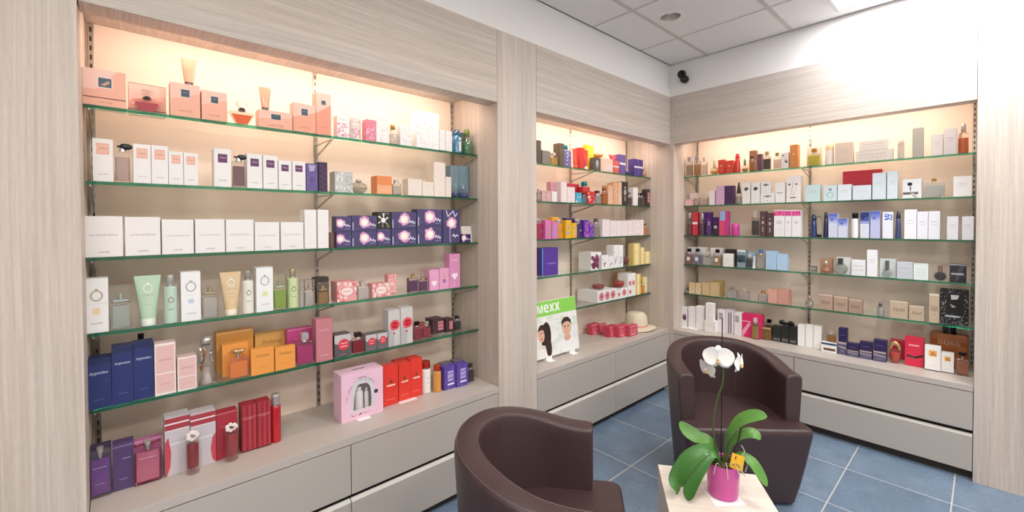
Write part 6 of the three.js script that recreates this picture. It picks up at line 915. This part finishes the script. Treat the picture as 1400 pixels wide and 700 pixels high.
// ---------------------------------------------------------------- poster board and sun hat on the middle niche's worktop
{
  const W2 = 0.452, H = 0.374, t = thing('poster_board', 'tilted poster board with green header, woman and man', 'poster', [-0.128, 0.541, 1.069 + 0.226], Math.PI / 2);
  const cv = document.createElement('canvas'); cv.width = 904; cv.height = 748; const g = cv.getContext('2d');
  const ell = (x, y, rx, ry, c, r = 0) => { g.fillStyle = c; g.beginPath(); g.ellipse(x, y, rx, ry, r, 0, 7); g.fill(); };
  const poly = (c, ...p) => { g.fillStyle = c; g.beginPath(); for (let i = 0; i < p.length; i += 2) g[i ? 'lineTo' : 'moveTo'](p[i], p[i + 1]); g.closePath(); g.fill(); };
  g.fillStyle = '#edf0ee'; g.fillRect(0, 0, 904, 748);
  for (let i = 0; i < 90; i++) ell(rnd() * 904, 210 + rnd() * 538, 20 + rnd() * 60, 14 + rnd() * 40, ['#e2ebe6', '#f4f5f4', '#dde9d8', '#eef0f2'][i % 4]);
  g.fillStyle = '#8fd95c'; g.fillRect(0, 0, 904, 196);
  g.fillStyle = '#fbfdf8'; g.textBaseline = 'alphabetic'; g.textAlign = 'left'; g.font = 'bold 150px sans-serif'; g.fillText('M', 92, 152); g.font = 'bold 200px sans-serif'; g.fillText('exx', 226, 152);
  g.save(); g.translate(-95, 0);
  // woman in white, turned to the middle
  ell(330, 480, 96, 200, '#33241f', 0.12); ell(360, 600, 62, 150, '#3b2a24', -0.08); ell(262, 400, 86, 96, '#3a2822');
  poly('#e8dcd4', 150, 748, 200, 560, 300, 590, 330, 748); poly('#f6f4f2', 130, 748, 190, 610, 300, 640, 330, 748);
  ell(232, 440, 66, 96, '#e6bba2', -0.15); ell(222, 418, 14, 7, '#4a342c'); ell(262, 412, 13, 7, '#4a342c'); ell(240, 490, 24, 9, '#c06a62'); poly('#d8a68c', 236, 430, 222, 466, 244, 468); poly('#3a2822', 160, 390, 210, 340, 300, 350, 330, 420, 280, 372, 200, 380);
  g.restore(); g.save(); g.translate(664, 0); g.scale(1.3, 1); g.translate(-664, 0);
  // man in a white shirt
  poly('#f4f6f8', 470, 748, 500, 600, 590, 560, 740, 560, 830, 610, 860, 748); poly('#e6eaee', 520, 748, 540, 640, 560, 748); ell(664, 560, 56, 40, '#e0b196');
  poly('#dcab90', 626, 480, 704, 480, 712, 566, 664, 590, 618, 566); ell(664, 420, 74, 108, '#e6b99e');
  poly('#3a2a22', 586, 400, 588, 320, 630, 270, 700, 270, 744, 320, 742, 400, 728, 360, 690, 330, 636, 336, 600, 362);
  ell(636, 404, 14, 7, '#3f3028'); ell(694, 404, 14, 7, '#3f3028'); poly('#d09c82', 662, 410, 650, 448, 678, 450); ell(664, 480, 28, 9, '#c27468'); ell(664, 478, 18, 4, '#f6efe9'); g.fillStyle = '#3f3028'; g.fillRect(618, 386, 36, 6); g.fillRect(676, 386, 36, 6); g.restore();
  const map = new THREE.CanvasTexture(cv); map.colorSpace = THREE.SRGBColorSpace;
  const tilt = -0.12, b = obj('board', at(rbox(W2, H, 0.006, 0.001), 0, 0.018 + H / 2, -0.004).rotateX(tilt), paper('#f4f4f2'), t);
  obj('printed_sheet', at(new THREE.PlaneGeometry(W2 - 0.004, H - 0.004), 0, 0.018 + H / 2, -0.0004).rotateX(tilt), std(0xffffff, 0.4, { map }), b);
  for (const x of [-0.11, 0.13]) obj('foot', [slab(x - 0.028, x + 0.028, 0, 0.004, -0.06, 0.04), slab(x - 0.028, x + 0.028, 0.004, 0.03, 0.006, 0.010), slab(x - 0.028, x + 0.028, 0.004, 0.016, -0.055, -0.014)], paper('#f6f6f5'), t);
}
{
  const t = thing('sun_hat', 'cream straw sun hat with pink ribbon', 'hat', [-0.215, 0.541, 0.185]);
  const straw = std(0xe9dcc4, 0.85, { bumpMap: grainBump, bumpScale: 0.002 });
  const ring = (r, y, wave) => Array.from({ length: 40 }, (_, k) => { const a = k / 40 * Math.PI * 2; return [Math.cos(a) * r, y + wave * (1 + Math.sin(a * 2 + 0.6)) * 0.5, -Math.sin(a) * r]; });
  obj('brim', loft([ring(0.092, 0.018, 0), ring(0.12, 0.012, 0.002), ring(0.15, 0.004, 0.008), ring(0.166, 0.001, 0.014), ring(0.166, 0.004, 0.014), ring(0.15, 0.008, 0.008), ring(0.12, 0.016, 0.002), ring(0.092, 0.022, 0)], { caps: false }), straw, t);
  obj('crown', loft([[0.093, 0.018], [0.094, 0.05], [0.092, 0.085], [0.084, 0.115], [0.066, 0.135], [0.036, 0.142], [0.008, 0.14]].map(([r, y]) => ring(r, y, 0).map(p => [p[0] * 1.06, p[1], p[2]])), {}), straw, t);
  obj('ribbon', loft([[0.0955, 0.022], [0.0965, 0.024], [0.0965, 0.036], [0.0955, 0.038]].map(([r, y]) => ring(r, y, 0).map(p => [p[0] * 1.06, p[1], p[2]])), { caps: false }), std(0xe8a6a0, 0.6), t);
}

// ---------------------------------------------------------------- tub armchairs
function armchair(label, pos, turn) {
  const t = thing('armchair', label, 'armchair', pos, turn, 'brown leather tub chairs');
  const RO = 0.32, TH = 0.085, RC = RO - TH / 2, ZE = 0.13, ZC = -0.005, path = [];
  const straight = 8, arc = 36;
  for (let k = 0; k <= straight; k++) path.push([RC, ZE + (ZC - ZE) * k / straight, 1, 0]);
  for (let k = 1; k < arc; k++) { const a = k / arc * Math.PI; path.push([Math.cos(a) * RC, ZC - Math.sin(a) * RC, Math.cos(a), -Math.sin(a)]); }
  for (let k = 0; k <= straight; k++) path.push([-RC, ZC + (ZE - ZC) * k / straight, -1, 0]);
  const topAt = z => { const v = Math.min(1, Math.max(0, (ZE - z) / (ZE + RO))); return 0.66 + 0.09 * (v * v * (3 - 2 * v)); };
  const section = (px, pz, nx, nz, k = 1, sink = 0) => {
    const top = topAt(pz) - sink, o = y => TH / 2 - 0.05 * (1 - y / top) ** 1.3, h = TH / 2;
    const pts = [[o(0.02), 0.02], [o(0.16), 0.16], [o(0.32), 0.32], [o(0.48), 0.48], [h, top - 0.045], [h - 0.001, top - 0.018], [h - 0.006, top - 0.006], [h - 0.016, top - 0.001], [0, top + 0.003], [-h + 0.016, top - 0.001], [-h + 0.006, top - 0.006], [-h + 0.001, top - 0.018], [-h, top - 0.045], [-h - 0.004, 0.5], [-h, 0.36], [-h, 0.02]];
    return pts.map(([q, y]) => [px + nx * q * k, y, pz + nz * q * k]);
  };
  const rings = [];
  const e = [[0.8, 0.0, 0.010], [0.92, -0.002, 0.004], [0.98, -0.006, 0.001], [1, -0.012, 0]];
  e.forEach(([k, dz, s]) => { rings.push(section(RC, ZE + 0.02 + dz, 1, 0, k, s)); });
  path.forEach(p => rings.push(section(...p)));
  e.slice().reverse().forEach(([k, dz, s]) => rings.push(section(-RC, ZE + 0.02 + dz, -1, 0, k, s)));
  obj('backrest', loft(rings), M.leather, t);
  // seat block: tucked between the arms, as wide as the chair in front of them
  const plan = (k, f) => {
    const p = [], wf = (RO - 0.004) * (1 - k), wi = RO - TH + 0.004, zf = 0.262 - f, zs = ZE + 0.024, r = 0.03;
    for (let i = 0; i <= 6; i++) { const a = -Math.PI / 2 + i / 6 * Math.PI / 2; p.push([wf - r + Math.cos(a) * r, zf - r - Math.sin(a) * r]); }
    p.push([wf, zs + (zf - zs) * 0.3], [wf, zs], [wi * (1 - k), zs - 0.004], [wi * (1 - k * 0.5), ZC]);
    const half = p.slice(); for (let i = 1; i < 12; i++) { const a = i / 12 * Math.PI; half.push([Math.cos(a) * wi, ZC - Math.sin(a) * wi]); }
    half.push(...p.slice().reverse().map(q => [-q[0], q[1]])); return half;
  };
  const layers = [[0.02, 0.17, 0.06], [0.12, 0.115, 0.04], [0.24, 0.06, 0.022], [0.33, 0.025, 0.01], [0.385, 0.004, 0.002], [0.402, 0.0, 0.0], [0.415, 0.008, 0.006], [0.4205, 0.028, 0.018]];
  const lr = layers.map(([y, k, f]) => plan(k, f).map(q => [q[0], y, q[1]]));
  const topShape = new THREE.Shape(plan(0.028, 0.018).map(q => new THREE.Vector2(q[0], -q[1])));
  obj('seat', [loft(lr, { caps: false, crease: 0.7 }), at(new THREE.ShapeGeometry(topShape).rotateX(-Math.PI / 2), 0, 0.4205, 0)], M.leather, t);
  // stitched seams along the rim and one up the inner back
  const rim = (q, dy) => path.map(([x, z, nx, nz]) => [x + nx * q, topAt(z) + dy, z + nz * q]);
  obj('rim_seam', tube(rim(TH / 2 - 0.008, -0.0045), 0.0019, 120, 5), M.thread, t);
  obj('rim_seam', tube(rim(-TH / 2 + 0.008, -0.0045), 0.0019, 120, 5), M.thread, t);
  for (const a of [0.95, Math.PI - 0.95]) { const c = Math.cos(a), s = -Math.sin(a), q = RC - TH / 2; obj('back_seam', tube([0.43, 0.5, 0.56, 0.62, topAt(ZC + s * q) - 0.03].map((y, i) => [c * (q - (i === 1 ? 0.004 : 0.002)), y, ZC + s * (q - (i === 1 ? 0.004 : 0.002))]), 0.0012, 16, 5), M.thread, t); }
  return t;
}
armchair('brown leather tub chair behind the orchid, facing the viewer', [0.8732, 0, 1.0139], 0.7917);
armchair('brown leather tub chair below the pink gift box, back to the viewer', [0.8549, 0, 2.4478], 2.2578);

// ---------------------------------------------------------------- cube table, paper, orchid
const TA = 36 * Math.PI / 180, TW = 0.374, TD = 0.42, TH_ = 0.45;
const tcx = 0.9246 + Math.cos(TA) * TW / 2 + Math.sin(TA) * TD / 2, tcz = 1.8662 - Math.sin(TA) * TW / 2 + Math.cos(TA) * TD / 2;
{
  const t = thing('cube_table', 'pale wood cube table carrying the potted orchid', 'table', [tcx, 0, tcz], TA);
  obj('tabletop', slab(-TW / 2, TW / 2, TH_ - 0.02, TH_, -TD / 2, TD / 2, 'x', 0.0015), M.paleWood, t);
  obj('side_panel', slab(-TW / 2, -TW / 2 + 0.02, 0, TH_ - 0.0205, -TD / 2, TD / 2, 'v', 0.0015), M.paleWood, t);
  obj('side_panel', slab(TW / 2 - 0.02, TW / 2, 0, TH_ - 0.0205, -TD / 2, TD / 2, 'v', 0.0015), M.paleWood, t);
  obj('side_panel', slab(-TW / 2 + 0.0205, TW / 2 - 0.0205, 0, TH_ - 0.0205, -TD / 2, -TD / 2 + 0.02, 'v', 0.0015), M.paleWood, t);
  obj('side_panel', slab(-TW / 2 + 0.0205, TW / 2 - 0.0205, 0, TH_ - 0.0205, TD / 2 - 0.02, TD / 2, 'v', 0.0015), M.paleWood, t);
}
const POT = [1.189, TH_ + 0.0015, 1.871], FACE = Math.atan2(0.3675, 0.93);
{
  const t = thing('paper_napkin', 'white paper napkin under the magenta pot', 'napkin', [1.195, TH_ + 0.0003, 1.883], FACE + 0.5);
  obj('sheet', slab(-0.056, 0.056, 0, 0.0008, -0.056, 0.056), paper('#f4f2f2'), t); obj('folded_corner', slab(-0.056, 0.03, 0.0008, 0.0014, -0.056, 0.03), paper('#f4f2f2'), t);
}
{
  const t = thing('potted_orchid', 'white orchid in a glossy magenta pot', 'plant', POT, FACE);
  const green = phy(0x477f38, 0.35, { transmission: 0.12, thickness: 0 }), green2 = phy(0x5f9640, 0.38, { transmission: 0.15, thickness: 0 }), stemM = std(0x4a5a2c, 0.55), twig = std(0x3a3222, 0.7), petalM = phy(0xfbfaf8, 0.55, { transmission: 0.15, thickness: 0 });
  obj('pot', lathe([[0, 0], [0.048, 0], [0.052, 0.004], [0.0585, 0.119], [0.0595, 0.122], [0.058, 0.124], [0.055, 0.12], [0.053, 0.1], [0, 0.1]], 48), phy(0xc6479a, 0.28, { clearcoat: 0.5 }), t);
  const bark = []; for (let i = 0; i < 90; i++) { const a = rnd() * 6.28, r = Math.sqrt(rnd()) * 0.049; const b = new THREE.BoxGeometry(0.008 + rnd() * 0.01, 0.004 + rnd() * 0.004, 0.006 + rnd() * 0.006); b.rotateX(rnd() * 3); b.rotateY(rnd() * 3); bark.push(at(b, Math.cos(a) * r, 0.106 + rnd() * 0.014, Math.sin(a) * r)); }
  const bk = obj('bark_chips', bark, std(0x5a4232, 0.9), t); bk.userData.kind = 'stuff';
  const leaf = (pts, w, m, twist = 0) => {
    const c = new THREE.CatmullRomCurve3(pts.map(p => new THREE.Vector3(...p))), rings = [], n = 18, up = new THREE.Vector3(0, 1, 0);
    for (let k = 0; k <= n; k++) {
      const v = k / n, p = c.getPoint(v), tg = c.getTangent(v), side = new THREE.Vector3().crossVectors(tg, up).normalize(); const nor = new THREE.Vector3().crossVectors(side, tg).normalize(); side.applyAxisAngle(tg, twist); nor.applyAxisAngle(tg, twist);
      const hw = w / 2 * Math.max(0.04, Math.min(1, (0.22 + 1.5 * v)) * Math.min(1, Math.sqrt(Math.max(0, 1 - ((v - 0.62) / 0.382) ** 2)) + (v < 0.62 ? 1 : 0))), r = [];
      for (let j = 0; j < 14; j++) { const a = j / 14 * Math.PI * 2, x = Math.cos(a) * hw, q = Math.sin(a) * 0.0013 + Math.abs(Math.cos(a)) ** 2 * hw * 0.28; r.push(p.clone().addScaledVector(side, x).addScaledVector(nor, q).toArray()); }
      rings.push(r);
    }
    return obj('leaf', loft(rings), m, t);
  };
  leaf([[-0.008, 0.115, 0.015], [-0.05, 0.175, 0.045], [-0.105, 0.145, 0.075], [-0.15, 0.06, 0.095], [-0.152, 0.012, 0.1]], 0.064, green, -0.85);
  leaf([[0.0, 0.11, 0.02], [-0.03, 0.165, 0.05], [-0.075, 0.115, 0.085], [-0.108, 0.035, 0.105], [-0.115, 0.006, 0.108]], 0.046, green, -0.7);
  leaf([[-0.012, 0.12, -0.005], [-0.045, 0.185, -0.005], [-0.09, 0.19, -0.005], [-0.125, 0.205, -0.01], [-0.152, 0.232, -0.015]], 0.052, green2, -0.75);
  leaf([[0.004, 0.12, -0.005], [0.018, 0.215, 0.0], [0.058, 0.285, 0.005], [0.105, 0.315, 0.01], [0.14, 0.322, 0.015]], 0.05, green2, 0.7);
  leaf([[0.012, 0.12, -0.01], [0.035, 0.195, -0.012], [0.075, 0.232, -0.015], [0.105, 0.235, -0.018], [0.122, 0.222, -0.018]], 0.046, green2, 0.5);
  leaf([[0.02, 0.115, 0.0], [0.055, 0.165, 0.012], [0.09, 0.155, 0.028], [0.118, 0.12, 0.04], [0.138, 0.09, 0.046]], 0.042, green2, 0.4);
  obj('stake', tube([[-0.006, 0.105, -0.004], [-0.005, 0.38, -0.004], [-0.004, 0.655, -0.004]], 0.0021, 8, 6), M.black, t);
  obj('flower_stem', tube([[-0.008, 0.11, 0.002], [-0.024, 0.17, 0.004], [-0.033, 0.23, 0.004], [-0.03, 0.3, 0.004], [-0.016, 0.365, 0.004], [-0.002, 0.42, 0.006], [0.0, 0.47, 0.01], [-0.004, 0.495, 0.016]], 0.0032, 40, 8), stemM, t);
  obj('side_stem', tube([[0.02, 0.11, 0.0], [0.045, 0.19, 0.0], [0.056, 0.24, 0.0], [0.058, 0.292, 0.0]], 0.003, 20, 8), twig, t);
  obj('side_stem', tube([[0.004, 0.11, 0.012], [0.008, 0.18, 0.014], [0.017, 0.235, 0.016]], 0.003, 14, 8), stemM, t);
  obj('stem_clip', at(new THREE.TorusGeometry(0.005, 0.0015, 6, 14).rotateX(Math.PI / 2), -0.008, 0.4, 0), M.black, t);
  for (let k = 0; k < 5; k++) { const a = -0.5 + k * 0.62, r = 0.04 + 0.02 * rnd(); obj('air_root', tube([[Math.cos(a) * 0.02, 0.118, Math.sin(a) * 0.02 + 0.012], [Math.cos(a) * r, 0.128 + 0.02 * rnd(), Math.abs(Math.sin(a)) * r + 0.01], [Math.cos(a) * (r + 0.024), 0.112 - 0.02 * rnd(), Math.abs(Math.sin(a)) * (r + 0.012) + 0.01]], 0.0014, 12, 5), std(0xc9c4b4, 0.8), t); }
  obj('air_root', tube([[0.06, 0.2, 0.01], [0.07, 0.18, 0.015], [0.062, 0.165, 0.02], [0.078, 0.145, 0.025], [0.072, 0.115, 0.03]], 0.0016, 20, 5), std(0xc9c4b4, 0.8), t);
  const tag = obj('care_tag', at(rbox(0.036, 0.046, 0.0012, 0.0005), 0, 0.023, 0), paper('#f0bb2c'), t); tag.position.set(0.042, 0.122, 0.04); tag.rotation.set(-0.12, 0, -0.16); tag.scale.set(1.15, 1.15, 1);
  obj('tag_emblem', [at(new THREE.BoxGeometry(0.004, 0.011, 0.0004), -0.006, 0.034, 0.0008), at(new THREE.BoxGeometry(0.022, 0.002, 0.0004), 0, 0.016, 0.0008), at(new THREE.BoxGeometry(0.022, 0.002, 0.0004), 0, 0.011, 0.0008)], paper('#8a5a18'), tag);
  obj('tag_prong', at(new THREE.BoxGeometry(0.006, 0.034, 0.001), -0.004, -0.016, 0), paper('#f0bb2c'), tag);
  // moth-orchid blossoms: three sepals, two broad petals, a lip
  const petal = (l, w, cup) => { const rings = [], n = 12; for (let k = 0; k <= n; k++) { const v = k / n, hw = w / 2 * Math.max(0.05, Math.sin(Math.PI * Math.min(0.97, 0.06 + 0.92 * v ** 0.85)) ** 0.6), r = []; for (let j = 0; j < 14; j++) { const a = j / 14 * Math.PI * 2; r.push([Math.cos(a) * hw, v * l, Math.sin(a) * 0.0006 - cup * l * (v * v) + Math.cos(a) ** 2 * hw * 0.16]); } rings.push(r); } return loft(rings); };
  const gp = petal(0.054, 0.068, 0.10), gs = petal(0.046, 0.034, 0.12);
  function blossom(pos, rx, ry, s) {
    const f = new THREE.Group(); f.name = 'blossom'; t.add(f); f.position.set(...pos); f.rotation.set(rx, ry, 0, 'YXZ'); f.scale.setScalar(s);
    for (const [a, g, z] of [[0, gs, -0.002], [2.25, gs, -0.002], [-2.25, gs, -0.002], [1.28, gp, 0.001], [-1.28, gp, 0.002]]) { const m = obj(g === gp ? 'petal' : 'sepal', g, petalM, f); m.rotation.z = a; m.position.z = z; }
    obj('lip', [at(new THREE.SphereGeometry(0.007, 12, 8).scale(0.8, 1, 1.1), 0, -0.005, 0.008), at(new THREE.SphereGeometry(0.006, 12, 8).scale(1.5, 0.6, 0.8), 0, -0.012, 0.011)], std(0xd8b98a, 0.5), f);
    obj('column', at(new THREE.SphereGeometry(0.004, 10, 8), 0, 0.002, 0.009), petalM, f);
    return f;
  }
  blossom([-0.016, 0.512, 0.03], -0.1, 0.05, 1.0); blossom([-0.054, 0.462, 0.012], 0.25, -0.9, 0.84); blossom([0.052, 0.498, 0.012], 0.0, 1.25, 0.82);
  obj('flower_stalk', tube([[-0.004, 0.493, 0.016], [-0.02, 0.478, 0.014], [-0.046, 0.466, 0.008]], 0.0018, 10, 6), green2, t);
  obj('flower_stalk', tube([[-0.004, 0.493, 0.016], [0.02, 0.485, 0.012], [0.045, 0.497, 0.008]], 0.0018, 10, 6), green2, t);
  obj('flower_stalk', tube([[-0.004, 0.493, 0.016], [-0.012, 0.502, 0.02], [-0.016, 0.511, 0.026]], 0.0018, 8, 6), green2, t);
}
scene.traverse(o => { if (o.isMesh) o.castShadow = o.receiveShadow = true; if (o.isLight && 'castShadow' in o && !o.isRectAreaLight) o.castShadow = true; });
renderer.render(scene, camera);
